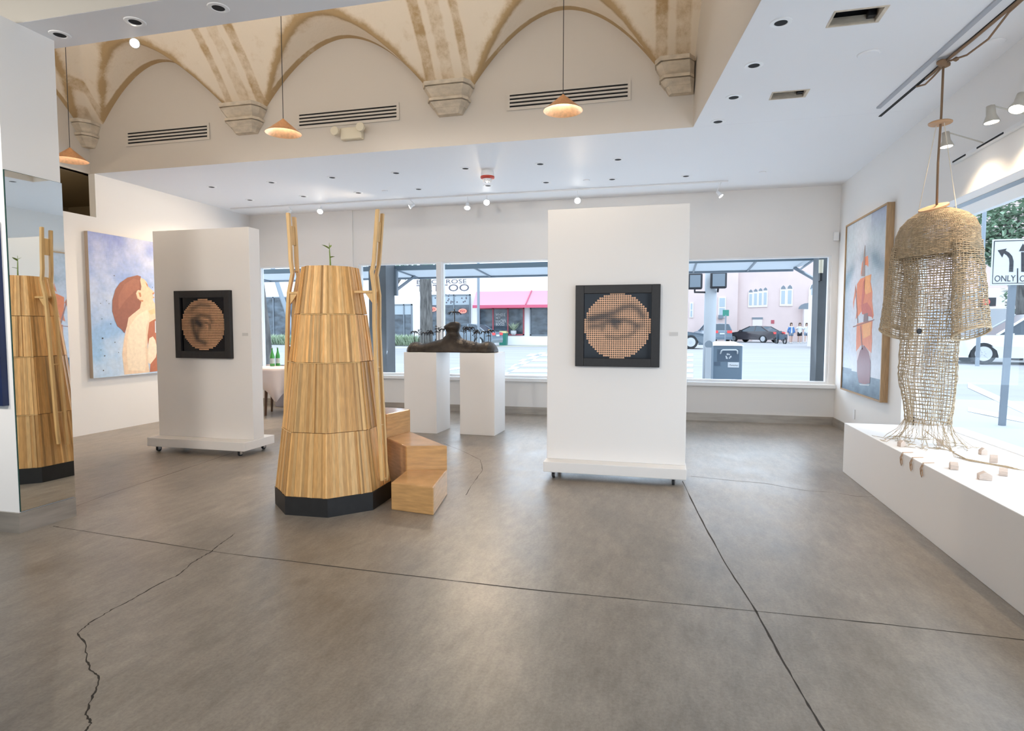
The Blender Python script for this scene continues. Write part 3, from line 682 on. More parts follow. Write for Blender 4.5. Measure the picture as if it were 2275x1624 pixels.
for (px, py, yw), l in zip([(545, 743, 5.50), (1497, 742, 5.40)], ['small title card right of the left eye mosaic', 'small title card right of the right eye mosaic']):
    p = on_y(px, py, yw); mb = MB(); mb.box(p.x - .035, p.x + .035, yw - .004, yw - .001, p.z - .016, p.z + .016); tag(mb.build('title_card', 'card'), l, 'title card', 'title cards')

# ================================================================ PAINTINGS
def shade(c, k): return (c[0]*k, c[1]*k, c[2]*k)
def sky_canvas(name, mkcol, plane, u0, u1, z0, z1, nu, nz):
    """grid of small colour cells lying in an x = const plane"""
    mb = MB()
    for i in range(nu):
        for j in range(nz):
            mb.col = mkcol((i + .5)/nu, (j + .5)/nz)
            a, b = u0 + (u1 - u0)*i/nu, u0 + (u1 - u0)*(i + 1)/nu; c, d = z0 + (z1 - z0)*j/nz, z0 + (z1 - z0)*(j + 1)/nz
            mb.add([(plane, a, c), (plane, b, c), (plane, b, d), (plane, a, d)], [(0, 1, 2, 3)])
    return mb
from mathutils import noise as MN
def fbm(x, y, s): return MN.fractal(Vector((x, y, s)), .9, 2.0, 5)
def lerp3(a, b, t): t = max(0, min(1, t)); return tuple(p + (q - p)*t for p, q in zip(a, b))
# -- sky painting with the figure, on the left wall
PX = L + .055
def skyc(u, v):
    n = fbm(u*2.2, v*2.6, 1.7); blue = lerp3((.33, .55, .80), (.22, .29, .62), v*1.2 - .15)
    return lerp3(blue, (.78, .80, .86), .38 + n*.75 - (v - .3)*.35)
ya, yb, za, zb = 6.10, 7.72, .715, 2.575
t = thing('figure_painting', 'large unframed painting of a red-haired nude back against a blue cloudy sky', 'painting', (L, (ya + yb)/2, za))
mb = MB(); mb.box(L + .001, PX - .001, ya, yb, za, zb); mb.build('stretcher', 'canvas_edge', t)
mb = sky_canvas('sky', skyc, PX, ya, yb, za, zb, 72, 84)
def lay(pts, col, k):
    sc = 4.5118; P3 = [on_x(190 + x/sc, 490 + y/sc, PX + .0006*k) for x, y in pts]; mb.col = col; mb.poly([p.to_tuple() for p in reversed(P3)])
HAIR, SK1, SK2, SKD = (.30, .10, .055), (.80, .58, .38), (.88, .72, .52), (.55, .22, .10)
lay([(545, 570), (590, 590), (615, 620), (628, 660), (660, 690), (690, 720), (672, 742), (688, 770), (672, 790), (692, 830), (735, 830), (770, 870), (800, 930), (640, 990), (560, 920), (520, 830), (500, 700)], SK1, 1)
lay([(390, 1545), (368, 1340), (385, 1200), (400, 1120), (430, 960), (500, 900), (560, 870), (640, 832), (735, 828), (800, 900), (780, 970), (700, 985), (645, 1020), (632, 1100), (620, 1240), (625, 1400), (642, 1520)], (.83, .62, .42), 2)
lay([(430, 1500), (415, 1350), (420, 1200), (440, 1060), (520, 950), (620, 890), (640, 980), (610, 1060), (600, 1250), (605, 1400), (600, 1508)], SK2, 3)
lay([(520, 548), (555, 560), (548, 600), (560, 660), (555, 700), (525, 695), (505, 730), (520, 780), (560, 810), (545, 880), (470, 940), (430, 975), (415, 1060), (392, 1130), (360, 1090), (320, 1060), (295, 1000), (268, 910), (270, 800), (300, 690), (345, 625), (420, 572)], HAIR, 4)
lay([(480, 580), (540, 600), (540, 680), (480, 720), (400, 800), (330, 900), (330, 760), (390, 640)], (.36, .125, .07), 5)
lay([(515, 705), (545, 700), (575, 730), (582, 790), (560, 800), (525, 775), (508, 740)], SK1, 6)
lay([(530, 720), (552, 722), (560, 760), (545, 770)], SKD, 7)
lay([(535, 795), (580, 798), (575, 815), (550, 810)], SKD, 7)
lay([(600, 615), (622, 640), (628, 672), (612, 645)], SKD, 7)
lay([(668, 730), (690, 716), (688, 735), (675, 744)], SKD, 7)
lay([(672, 768), (690, 766), (684, 778)], SKD, 7)
lay([(640, 1020), (700, 985), (790, 960), (790, 1500), (700, 1512), (645, 1518), (650, 1440), (690, 1380), (715, 1300), (700, 1200), (675, 1160), (640, 1180), (625, 1260), (622, 1150)], (.47, .15, .065), 3)
lay([(640, 1180), (675, 1160), (700, 1200), (718, 1290), (705, 1370), (650, 1440), (625, 1420), (620, 1300)], SK2, 4)
lay([(695, 1008), (790, 1000), (790, 1125), (697, 1125)], (.78, .80, .84), 5)
lay([(630, 905), (690, 880), (700, 930), (650, 945)], (.78, .57, .30), 4)
for x, y, r in [(288, 552, 5), (172, 1180, 8), (193, 1356, 6), (180, 1503, 6), (253, 1036, 5), (705, 605, 6), (295, 1220, 5), (332, 1322, 4), (150, 830, 4), (210, 805, 4), (235, 833, 4), (155, 1297, 4), (165, 985, 4), (670, 670, 4)]:
    lay([(x + r*math.cos(q*PI/4), y + r*1.1*math.sin(q*PI/4)) for q in range(8)], (.06, .05, .05), 8)
mb.build('painted_canvas', 'paintsurf', t)
# -- narrow red painting half hidden behind the mirror pillar
a = on_x(146, 490, L + .03); b = on_x(150.5, 840, L + .03)
mb = MB(); mb.box(L + .001, L + .04, a.y - .9, b.y, b.z, a.z); tag(mb.build('canvas', mat('rust_canvas', (.33, .12, .09), .6)), 'rust red edge of a canvas seen beside the mirror', 'painting')
# -- ship painting on the right wall
SX = R - .06
p0, p1 = on_x(1882, 505, SX), on_x(1958, 462, SX)
ya, yb = 7.20, 8.66; za, zb = .585, 2.665
t = thing('ship_painting', 'tall painting of a sailing ship with orange sails in a thick oak frame', 'painting', (R, (ya + yb)/2, za))
mb = MB(); e = .02
for q in ((ya - e, ya, za - e, zb + e), (yb, yb + e, za - e, zb + e), (ya, yb, za - e, za), (ya, yb, zb, zb + e)): mb.box(SX - .014, R - .001, *q)
mb.build('frame', 'oak', t)
def shipsky(u, v):       # u from near (0) to far (1), v up
    if v < .118 + .03*(u - .5): return lerp3((.08, .14, .21), (.15, .24, .33), .5 + fbm(u*5, v*16, 3.))
    n = fbm(u*2.4, v*4, 5.1); c = lerp3((.56, .60, .68), (.40, .50, .58), .4 + n*.8 + (v - .8))
    q = seg_d((u, v), [(0, .69), (.25, .76), (.5, .79), (.75, .745), (1, .66)]); k = math.exp(-(q/.05)**2)*(.55 + n*.6)
    c = lerp3(c, (.13, .22, .30), k)
    if v > .87 and u < .35: c = lerp3(c, (.33, .38, .52), .7*(v - .87)/.1)
    if u > .75 and v < .72: c = lerp3(c, (.32, .50, .66), (u - .75)*1.5)
    return c
mb = sky_canvas('sky', shipsky, SX, ya, yb, za, zb, 56, 84)
for f in range(len(mb.f)): mb.f[f] = tuple(reversed(mb.f[f]))
def lay2(pts, col, k):
    sc = 3.4538; P3 = [on_x(1860 + x/sc, 440 + y/sc, SX - .0008*k) for x, y in pts]; mb.col = col
    n = sum(((P3[i].y*P3[(i + 1) % len(P3)].z) - (P3[(i + 1) % len(P3)].y*P3[i].z)) for i in range(len(P3)))
    P3 = [p.to_tuple() for p in P3]; mb.poly(P3 if n < 0 else P3[::-1])
OR, OD, OY, HULL = (.68, .22, .10), (.52, .13, .09), (.78, .36, .12), (.20, .055, .065)
lay2([(190, 500), (205, 460), (235, 440), (240, 500), (238, 530), (228, 515), (210, 515), (180, 600), (175, 640)], OR, 1)
lay2([(178, 620), (262, 584), (256, 640), (270, 720), (268, 790), (280, 900), (272, 930), (240, 870), (200, 850), (180, 880), (142, 930), (150, 850), (150, 740), (152, 660)], OR, 1)
lay2([(215, 600), (258, 588), (252, 650), (262, 720), (220, 740), (205, 690)], OY, 2)
lay2([(200, 640), (215, 620), (208, 760), (190, 860), (185, 800)], OD, 2)
lay2([(182, 820), (230, 800), (262, 850), (274, 915), (236, 905), (190, 890)], OD, 2)
lay2([(140, 660), (150, 720), (132, 790), (124, 860), (122, 800), (134, 720)], OR, 1)
lay2([(150, 965), (272, 935), (266, 1020), (268, 1100), (262, 1190), (205, 1130), (180, 1130), (145, 1180), (146, 1080)], OR, 1)
lay2([(190, 970), (262, 950), (256, 1050), (200, 1080)], OY, 2)
lay2([(152, 1250), (175, 1170), (205, 1130), (240, 1180), (256, 1260), (250, 1420), (205, 1430), (165, 1415), (152, 1340)], HULL, 3)
lay2([(150, 1180), (175, 1150), (190, 1220), (150, 1250)], (.60, .50, .52), 2); lay2([(215, 1150), (255, 1180), (258, 1230), (225, 1200)], (.60, .50, .52), 2)
lay2([(205, 890), (235, 880), (235, 945), (200, 955)], (.22, .14, .14), 3)
lay2([(185, 600), (212, 360), (214, 360), (212, 600)], (.30, .22, .20), 3); lay2([(120, 985), (285, 930), (286, 936), (122, 992)], (.25, .12, .10), 3)
lay2([(176, 980), (182, 980), (195, 1160), (186, 1160)], (.28, .13, .12), 3); lay2([(138, 680), (142, 680), (160, 960), (154, 960)], (.28, .16, .15), 3)
lay2([(165, 1425), (250, 1430), (240, 1440), (175, 1436)], (.50, .54, .58), 4)
mb.build('painted_canvas', 'paintsurf', t)

# ================================================================ WOODEN TOWER
TX, TY = -2.494, 4.17
tower = thing('wooden_tower', 'tall tapering octagonal tower of timber strips on a black base with ladders on both sides', 'sculpture', (TX, TY, 0))
A0 = math.radians(-155.2)
def octo(r, n=8): return [(TX + r*math.cos(A0 + k*2*PI/n), TY + r*math.sin(A0 + k*2*PI/n)) for k in range(n)]
mb = MB(); mb.zprism(octo(.440), 0, .135); mb.build('black_base', 'blackwood', tower)
LV = [(.136, .432), (.593, .374), (1.10, .315), (1.457, .270), (1.815, .212)]
TANS = [(.64, .345, .115), (.70, .40, .145), (.74, .44, .17), (.66, .365, .13), (.78, .48, .20), (.57, .30, .095)]
for bi in range(4):
    (z0, r0), (z1, r1) = LV[bi], LV[bi + 1]; mb = MB(); p0, p1 = octo(r0), octo(r1); warm = 1.24 if bi > 1 else 1.0
    for k in range(8):
        a0, b0, a1, b1 = [Vector((*q, 0)) for q in (p0[k], p0[(k + 1) % 8], p1[k], p1[(k + 1) % 8])]
        nrm = Vector((math.cos(A0 + (k + .5)*PI/4), math.sin(A0 + (k + .5)*PI/4), 0)); ns = 15; face = random.uniform(.92, 1.05)
        cuts = [0]
        while cuts[-1] < .97: cuts.append(min(1, cuts[-1] + random.uniform(.035, .10)))
        cuts[-1] = 1
        for s0, s1 in zip(cuts[:-1], cuts[1:]):
            c = random.choice(TANS); kk = random.uniform(.82, 1.12)*face*warm
            if random.random() < .10: kk *= .66
            if random.random() < .08: kk *= 1.25
            mb.col = shade(c, kk); h = random.uniform(0, .004)
            if random.random() < .06: h += .007
            zz0, zz1 = z0 + (.004 if bi else 0), z1
            q = [a0.lerp(b0, s0), a0.lerp(b0, s1), a1.lerp(b1, s1), a1.lerp(b1, s0)]; zs = [zz0, zz0, zz1, zz1]
            o = [(v + nrm*h + Vector((0, 0, z))) for v, z in zip(q, zs)]; i_ = [(v - nrm*.02 + Vector((0, 0, z))) for v, z in zip(q, zs)]
            mb.add([p.to_tuple() for p in o + i_], [(0, 1, 2, 3), (0, 4, 5, 1), (1, 5, 6, 2), (2, 6, 7, 3), (3, 7, 4, 0)])
    mb.col = (.40, .24, .10); mb.zprism(octo(r1 - .02), z1 - .012, z1 - .002)
    mb.build('strip_cladding', 'strip', tower)
for (z, r), ks in zip(LV[1:4], ((0,), (0, 1, 2), (1, 2))):
    for k in ks:
        a, b = octo(r + .006)[k], octo(r + .006)[(k + 1) % 8]; mb = MB(); mb.tube([(*a, z), ((a[0] + b[0])/2, (a[1] + b[1])/2, z - .003), (*b, z)], .004, 6); mb.build('seam_batten', 'post', tower)
def ladder(pix, side):
    yn, yf = 4.13, 4.207
    P = [on_y(x, y, yn) for x, y in pix]
    for yy in (yn, yf):
        mb = MB(); Q = [Vector((p.x, yy, p.z - (.018 if yy == yf else 0))) for p in P]
        w = .027; vs = []
        for i, q in enumerate(Q):
            wx = .026 if i < len(Q) - 1 else .022
            vs += [(q.x - wx/2, yy - .013, q.z), (q.x + wx/2, yy - .013, q.z), (q.x + wx/2, yy + .013, q.z), (q.x - wx/2, yy + .013, q.z)]
        fs = [(0, 1, 2, 3)]
        for i in range(len(Q) - 1):
            for k in range(4): fs.append((4*i + k, 4*i + 4 + k, 4*i + 4 + (k + 1) % 4, 4*i + (k + 1) % 4))
        fs.append(tuple(4*(len(Q) - 1) + k for k in (3, 2, 1, 0)))
        mb.add(vs, fs); mb.build('ladder_post', 'post', tower, bevel=.003)
    def xat(z):
        for a, b in zip(P[:-1], P[1:]):
            if b.z <= z <= a.z: return a.x + (b.x - a.x)*(a.z - z)/(a.z - b.z)
        return P[-1].x
    mb = MB(); zt, zb_ = 2.145, 2.0
    mb.prism([(xat(zb_) - .007, yn + .013, zb_), (xat(zb_) + .007, yn + .013, zb_), (xat(zt) + .007, yn + .013, zt), (xat(zt) - .007, yn + .013, zt)], (0, yf - yn - .026, 0)); mb.build('ladder_panel', 'post', tower)
    z = 1.625; xs = xat(z); xt = TX + side*.225
    mb = MB(); lo, hi = min(xs, xt), max(xs, xt); mb.box(lo + (.013 if side < 0 else -.02), hi + (.02 if side < 0 else -.013), yn - .013, yf + .013, z - .006, z + .010); mb.build('shelf_board', 'post', tower)
    d = -side
    for yy in (yn - .005, yf - .007):
        mb = MB(); mb.prism([(xs + d*.013, yy, z - .007), (xs + d*.075, yy, z - .007), (xs + d*.013, yy, z - .085)], (0, .012, 0)); mb.build('shelf_gusset', 'post', tower)
    for z in ((1.80, 1.03, .60) if side < 0 else (1.80, 1.06, .62, .205)):
        x = xat(z); mb = MB(); mb.tube([(x, yn + .013, z), (x, yf - .013, z - .005)], .005, 8); mb.build('ladder_rung', 'post', tower)
ladder([(640, 473), (644, 533), (646, 580), (650, 608), (642, 650), (639.5, 700), (637, 820), (634, 955), (631, 1020)], -1)
ladder([(839, 465), (831, 580), (826, 604), (832, 650), (832, 721), (836, 819), (841, 915), (849, 1068)], 1)
# sprout on top
s = thing('green_sprout', 'small green sprout with two leaves on top of the wooden tower', 'plant', (TX + .015, TY - .02, 1.815))
bx, by = TX + .015, TY - .02
mb = MB(); mb.tube([(bx, by, 1.8155), (bx - .002, by, 1.88), (bx - .006, by, 1.94), (bx - .008, by, 2.005)], [.006, .005, .004, .001], 8); mb.build('stem', 'stem', s, smooth=True)
def leafm(mb, a, d, ln, w, up=Vector((0, 0, 1))):
    a = Vector(a); d = Vector(d).normalized(); sdir = d.cross(up).normalized(); n = sdir.cross(d)
    pr = [(0, .0), (.2, .7), (.45, 1), (.75, .7), (1, 0)]; vs = []
    for u, k in pr:
        c = a + d*(ln*u) + n*(-.12*ln*u*u); vs += [c - sdir*(w*k/2) + n*(.12*w*k), c + n*0, c + sdir*(w*k/2) + n*(.12*w*k)]
    fs = []
    for i in range(4): fs += [(3*i, 3*i + 1, 3*i + 4, 3*i + 3), (3*i + 1, 3*i + 2, 3*i + 5, 3*i + 4)]
    mb.add([v.to_tuple() for v in vs], fs)
for z, d, ln, w in [(1.888, (.75, -.2, .25), .055, .032), (1.955, (-.35, -.75, .45), .075, .03), (1.965, (-.1, .6, .6), .045, .02)]:
    mb = MB(); leafm(mb, (bx - .004, by, z), d, ln, w); mb.build('leaf', 'leaf', s, smooth=True)
# winding steps
st = thing('step_block', 'varnished plywood steps winding around the right side of the wooden tower', 'steps', (-1.78, 4.3, 0))
def step(poly, z1): mb = MB(); mb.zprism(poly, 0, z1); mb.build('step', 'ply', st, bevel=.008)
step([(-1.953, 4.058), (-1.595, 4.006), (-1.690, 4.549), (-2.005, 4.450)], .207)
step([(-2.007, 4.454), (-1.691, 4.560), (-2.10, 5.00), (-2.253, 5.100), (-2.322, 4.758), (-2.09, 4.62)][:1] + [(-1.690, 4.553), (-2.256, 5.108), (-2.325, 4.755)], .402)
step([(-2.326, 4.762), (-2.258, 5.112), (-2.30, 5.16), (-2.60, 5.20), (-2.60, 4.82)], .607)

# ================================================================ PEDESTALS AND BRONZE
def pedestal(label, P, z1):
    mb = MB(); mb.zprism(P, 0, z1); tag(mb.build('pedestal', 'plinth', bevel=.003), label, 'pedestal', 'white pedestals')
pedestal('left white pedestal under the bronze sculpture', [(-3.270, 7.215), (-2.815, 7.20), (-2.80, 7.66), (-3.255, 7.675)], 1.046)
pedestal('right white pedestal under the bronze sculpture', [(-2.515, 7.245), (-2.050, 7.23), (-2.035, 7.69), (-2.50, 7.705)], 1.046)
br = thing('bronze_landscape', 'dark bronze reclining hill-shaped figure with miniature trees bridging two white pedestals', 'sculpture', (-2.66, 7.43, 1.046))
YS = 7.43
def bxy(px, py): p = on_y(880 + px/9.1, 640 + py/9.1, YS); return p.x, p.z
OUT = [(268, 1270), (275, 1220), (300, 1150), (350, 1095), (420, 1082), (480, 1105), (530, 1122), (650, 1100), (800, 1062), (920, 1035), (985, 1005), (1010, 960)]
OUT_R = [(1300, 985), (1330, 1020), (1450, 1055), (1600, 1085), (1700, 1115), (1760, 1100), (1830, 1075), (1920, 1085), (1985, 1140), (2025, 1210), (2038, 1295)]
mb = MB()
prof = [bxy(*q) for q in OUT] + [bxy(1150, 900)] + [bxy(*q) for q in OUT_R]
ZB = 1.047; n = 14; vs = []
xs = []
for i, (x, z) in enumerate(prof):
    h = max(.004, z - ZB); dpt = min(.20, .05 + h*1.1)
    if i in (0, len(prof) - 1): dpt = .03; h = .004
    for k in range(n + 1):
        th = PI*k/n; vs.append((x, YS - dpt*math.cos(th), ZB + h*math.sin(th)**.8))
fs = []
for i in range(len(prof) - 1):
    for k in range(n): fs.append((i*(n + 1) + k, (i + 1)*(n + 1) + k, (i + 1)*(n + 1) + k + 1, i*(n + 1) + k + 1))
    fs.append((i*(n + 1), i*(n + 1) + n, (i + 1)*(n + 1) + n, (i + 1)*(n + 1)))
fs += [tuple(range(n + 1)), tuple(reversed(range((len(prof) - 1)*(n + 1), len(prof)*(n + 1))))]
mb.add(vs, fs)
NK = [(970, 1325, 1030), (1005, 1300, 970), (1024, 1272, 905), (1012, 1284, 860), (985, 1300, 820), (968, 1306, 790), (985, 1306, 760), (1030, 1300, 730), (1068, 1284, 705), (1110, 1256, 686), (1165, 1205, 680)]
rings = []
for a, b, y in NK: (x0, z), (x1, _) = bxy(a, y), bxy(b, y); rings.append(((x0 + x1)/2, (x1 - x0)/2, z))
vs = []; m = 20
for cx, rr, z in rings:
    for k in range(m): vs.append((cx + rr*math.cos(2*PI*k/m), YS + min(rr, .13)*.95*math.sin(2*PI*k/m), z))
mb.add(vs, [(i*m + k, i*m + (k + 1) % m, (i + 1)*m + (k + 1) % m, (i + 1)*m + k) for i in range(len(rings) - 1) for k in range(m)] + [tuple(reversed(range(m))), tuple(range((len(rings) - 1)*m, len(rings)*m))])
hill = mb.build('hill_body', 'bronze', br, smooth=True)
rm = hill.modifiers.new('remesh', 'REMESH'); rm.mode = 'VOXEL'; rm.voxel_size = .009; rm.use_smooth_shade = True
sm = hill.modifiers.new('smooth', 'SMOOTH'); sm.factor = .5; sm.iterations = 2
TREES = [(373, 880, 1085, 'u'), (450, 830, 1085, 's'), (565, 905, 1110, 'u'), (680, 860, 1090, 'p'), (800, 775, 1062, 't'), (868, 790, 1050, 's'), (940, 830, 1025, 'u'), (1165, 420, 690, 'T'), (1380, 800, 1030, 's'), (1430, 785, 1040, 'p'), (1510, 795, 1060, 'u'), (1590, 880, 1080, 's'), (1635, 850, 1090, 'p'), (1790, 880, 1110, 'u'), (1860, 850, 1085, 't'), (1915, 855, 1095, 'u')]
for i, (px, top, bot, kind) in enumerate(TREES):
    (x, zt), (_, zb_) = bxy(px, top), bxy(px, bot); mb = MB(); yy = YS + random.uniform(-.03, .03)
    r = .0048; s_ = .8
    mb.tube([(x, yy, zb_ - .02), (x, yy, zt)], r if kind != 'T' else .0075, 7)
    if kind in 'upT':
        k_ = 5 if kind == 'u' else 9
        for q in range(k_):
            th = 2*PI*q/k_ + (.2 if kind == 'u' else .1); ln = .055 if kind == 'u' else (.05 if kind == 'p' else .095); dr = Vector((math.cos(th), math.sin(th), 0))
            z0 = zt - (.012 if kind != 'p' else .03 + .02*math.sin(q*2.1))
            base = Vector((x, yy, z0)) if kind != 'T' else Vector((x, yy, zt - .055))
            pts = [base, base + dr*ln*.35 + Vector((0, 0, .016)), base + dr*ln*.75 + Vector((0, 0, .008)), base + dr*ln + Vector((0, 0, -.022))]
            mb.tube(pts, [.004, .0075, .007, .002], 5)
        if kind == 'T':
            for q, w in ((.035, .024), (.015, .018), (0, .012)): mb.lathe([(.001, .008), (w, 0), (.001, -.002)], (x, yy, zt - q), 10)
    if kind == 't':
        for q, w in ((.0, .018), (.035, .032), (.075, .042)): mb.lathe([(.001, .014), (w, 0), (w*.8, -.004), (.001, -.002)], (x, yy, zt - q), 10)
    if kind == 's':
        for q in range(7):
            th = q*2.4; z = zt - .012*q; dr = Vector((math.cos(th), math.sin(th), .7)); e_ = Vector((x, yy, z - .02)) + dr*.03
            mb.tube([(x, yy, z - .02), e_], .0028, 5); mb.lathe([(.001, .007), (.007, 0), (.001, -.007)], e_, 6)
    mb.build('miniature_tree', 'blacksteel', br)

# ================================================================ DRINKS TABLE
tcx, tcy, tr_ = -5.86, 8.36, .45
tb = thing('drinks_table', 'round table with tapered dark wooden legs behind the left rolling wall', 'table', (tcx, tcy, 0))
mb = MB(); mb.lathe([(tr_ - .01, .715), (tr_ - .01, .74)], (tcx, tcy, 0), 40); mb.build('tabletop', 'walnut', tb)
for a in (-110, -20, 70, 160):
    th = math.radians(a); c = Vector((tcx + .30*math.cos(th), tcy + .30*math.sin(th), 0)); e = Vector((tcx + .335*math.cos(th), tcy + .335*math.sin(th), 0))
    mb = MB(); mb.tube([(e.x, e.y, 0), (c.x, c.y, .715)], [.017, .032], 10); mb.build('leg', 'walnut', tb)
mb = MB(); n = 96; vs = []
for k in range(n):
    th = 2*PI*k/n; fold = math.sin(th*14)*.5 + math.sin(th*9 + 1)*.5
    sq = max(abs(math.cos(th + .42)), abs(math.sin(th + .42))); dl = .27 + (1/sq - 1)*.62
    for r_, z in ((.0, .7455), (tr_*.6, .7455), (tr_*.97, .7455), (tr_ + .004, .738), (tr_ + .012 + fold*.006, .70), (tr_ + .022 + fold*.016, .745 - dl*.55), (tr_ + .03 + fold*.022, .745 - dl)):
        vs.append((tcx + r_*math.cos(th), tcy + r_*math.sin(th), z))
m = 7; fs = []
for k in range(n):
    for j in range(m - 1): fs.append((k*m + j, k*m + j + 1, ((k + 1) % n)*m + j + 1, ((k + 1) % n)*m + j))
mb.add(vs, fs); o = mb.build('tablecloth', 'cloth', smooth=True); tag(o, 'pale linen cloth draped over the round drinks table', 'tablecloth')
sd = o.modifiers.new('thickness', 'SOLIDIFY'); sd.thickness = .002; sd.offset = -1
def bottle(px, pyb, yy, label, m_, h=.30, r=.038, lab='label'):
    p = on_y(px, pyb, yy); t = thing('bottle', label, 'bottle', (p.x, yy, .7475), 'bottles on the drinks table')
    mb = MB(); mb.lathe([(.001, 0), (r*.92, .0), (r, .012), (r, h*.50), (r*.82, h*.60), (r*.45, h*.76), (.0135, h*.84), (.0135, h*.97), (.015, h*.97), (.015, h), (.001, h)], (p.x, yy, .7475), 24, caps=False); mb.build('glass_body', m_, t, smooth=True)
    mb = MB(); mb.lathe([(r + .0006, h*.14), (r + .0006, h*.42)], (p.x, yy, .7475), 24, caps=False); mb.build('paper_label', lab, t, smooth=True)
    mb = MB(); mb.lathe([(.0155, h*.955), (.0155, h + .002), (.001, h + .003)], (p.x, yy, .7475), 14); mb.build('cap', 'dark' if m_ != 'bottle' else 'label', t)
bottle(605, 806, 8.42, 'green mineral water bottle, left of the pair on the drinks table', 'bottle')
bottle(617.5, 806, 8.50, 'green mineral water bottle, right of the pair on the drinks table', 'bottle')
bottle(645, 806, 8.38, 'dark wine bottle behind the left ladder on the drinks table', 'bottle_dark', .32, .038, 'paper')
bottle(655, 806, 8.46, 'dark wine bottle beside the tower edge on the drinks table', 'bottle_dark', .32, .038, 'paper')
p = on_z(605, 811, .75); mb = MB(); mb.box(p.x - .10, p.x + .08, p.y - .03, p.y + .05, .7475, .757); tag(mb.build('card_stack', 'paper'), 'small stack of pinkish cards before the green bottles', 'cards')
p = on_z(626, 811.5, .75); mb = MB(); mb.box(p.x - .06, p.x + .06, p.y - .03, p.y + .04, .7475, .756); tag(mb.build('dark_tray', 'dark', bevel=.003), 'small dark slim case lying on the drinks table', 'case')
p = on_z(629, 903, 0); mb = MB(); mb.frustum([(p.x - .09, p.y - .08), (p.x + .10, p.y - .08), (p.x + .10, p.y + .1), (p.x - .09, p.y + .1)], .0, [(p.x - .12, p.y - .11), (p.x + .13, p.y - .11), (p.x + .13, p.y + .13), (p.x - .12, p.y + .13)], .28)
b = tag(mb.build('waste_bin', 'plastic', bevel=.01), 'grey plastic waste bin under the drinks table', 'waste bin')

# ================================================================ KNOTTED TUNIC ON ITS ROPE
TC = Vector((1.983, 5.244, 0)); AX = Vector((.5, -.866, 0)); BXv = Vector((-.866, -.5, 0))   # width axis, front direction (into the room)
rp = thing('hanging_rope', 'brown rope knotted to the ceiling slot with a wooden spacer disc and two pale cords', 'rope', (TC.x, TC.y, 2.3))
k0 = on_z(2096, 140, C - .03)
mb = MB(); mb.tube([(TC.x, TC.y, 2.288), (TC.x - .004, TC.y, 2.6), (TC.x + .004, TC.y, 2.95), (k0.x, k0.y, k0.z)], .0085, 8); mb.build('main_rope', 'rope', rp, smooth=True)
def on_slot(s): return Vector((1.918 + (2.031 - 1.918)*s, 6.38 + (4.371 - 6.38)*s, C - .012))
mb = MB(); P = [on_slot(.36), on_slot(.42) + Vector((.012, 0, -.03)), on_slot(.48) + Vector((.012, 0, -.022)), on_slot(.55) + Vector((.005, 0, -.012)), k0]
mb.tube(P, .007, 7); mb.tube([on_slot(.44), on_slot(.5) + Vector((-.004, 0, -.006)), k0], .010, 7)
mb.tube([k0, on_slot(.7) + Vector((.03, 0, -.05)), on_slot(.82) + Vector((.035, 0, -.055)), on_slot(.95) + Vector((.01, 0, -.012)), on_slot(1.2)], .007, 7); mb.tube([k0, on_slot(.75), on_slot(1.0), on_slot(1.25)], .011, 7)
mb.build('slot_rope', 'rope', rp, smooth=True)
mb = MB()
for q in range(3): mb.lathe([(.008, -.02), (.034, -.008), (.034, .008), (.008, .02)], (k0.x + (q - 1)*.018, k0.y + (q - 1)*.02, k0.z - .004*q), 14)
mb.lathe([(.004, -.016), (.018, -.006), (.018, .008), (.004, .016)], (k0.x + .06, k0.y - .05, k0.z), 10)
mb.build('knot', 'rope', rp, smooth=True)
dz = on_y(2093, 273, TC.y).z
mb = MB(); mb.lathe([(.004, -.008), (.072, -.008), (.078, -.003), (.078, .004), (.070, .009), (.004, .009)], (TC.x, TC.y, dz), 30); mb.build('spacer_disc', 'discwood', rp)
for s_ in (-1, 1):
    e = TC + AX*(.155*s_) + Vector((0, 0, 2.225)); mb = MB(); mb.tube([(TC.x + AX.x*.03*s_, TC.y + AX.y*.03*s_, dz - .006), e], .0032, 6); mb.build('side_cord', 'jute_pale', rp)
tun = thing('knotted_tunic', 'long open-knotted jute tunic with wide sleeves hanging above the white platform', 'tunic', (TC.x, TC.y, .60))
def net(mb, grid, r, closed, jit=.004, nseg=4):
    nv, nu = len(grid), len(grid[0])
    G = [[p + Vector((random.uniform(-jit, jit), random.uniform(-jit, jit), random.uniform(-jit, jit))) for p in row] for row in grid]
    for v in range(nv):
        row = G[v] + ([G[v][0]] if closed else [])
        mb.tube([p.to_tuple() for p in row], r[v]*1.15 if isinstance(r, list) else r*1.15, nseg, cap=False)
    for u in range(nu): mb.tube([G[v][u].to_tuple() for v in range(nv)], [r[v]*.9 for v in range(nv)] if isinstance(r, list) else r*.9, nseg, cap=False)
def ring(c, a, b, n, ph=0, sq=1.0, wav=0, wz=0):
    out = []
    for k in range(n):
        th = 2*PI*k/n + ph; ca, sa = math.cos(th), math.sin(th)
        f = 1 + wav*math.sin(th*7 + c.z*2.2) + wav*.6*math.sin(th*3 - c.z*4)
        out.append(c + AX*(a*math.copysign(abs(ca)**sq, ca)*f) + BXv*(b*math.copysign(abs(sa)**sq, sa)*f) + Vector((0, 0, wz*math.cos(th*2))))
    return out
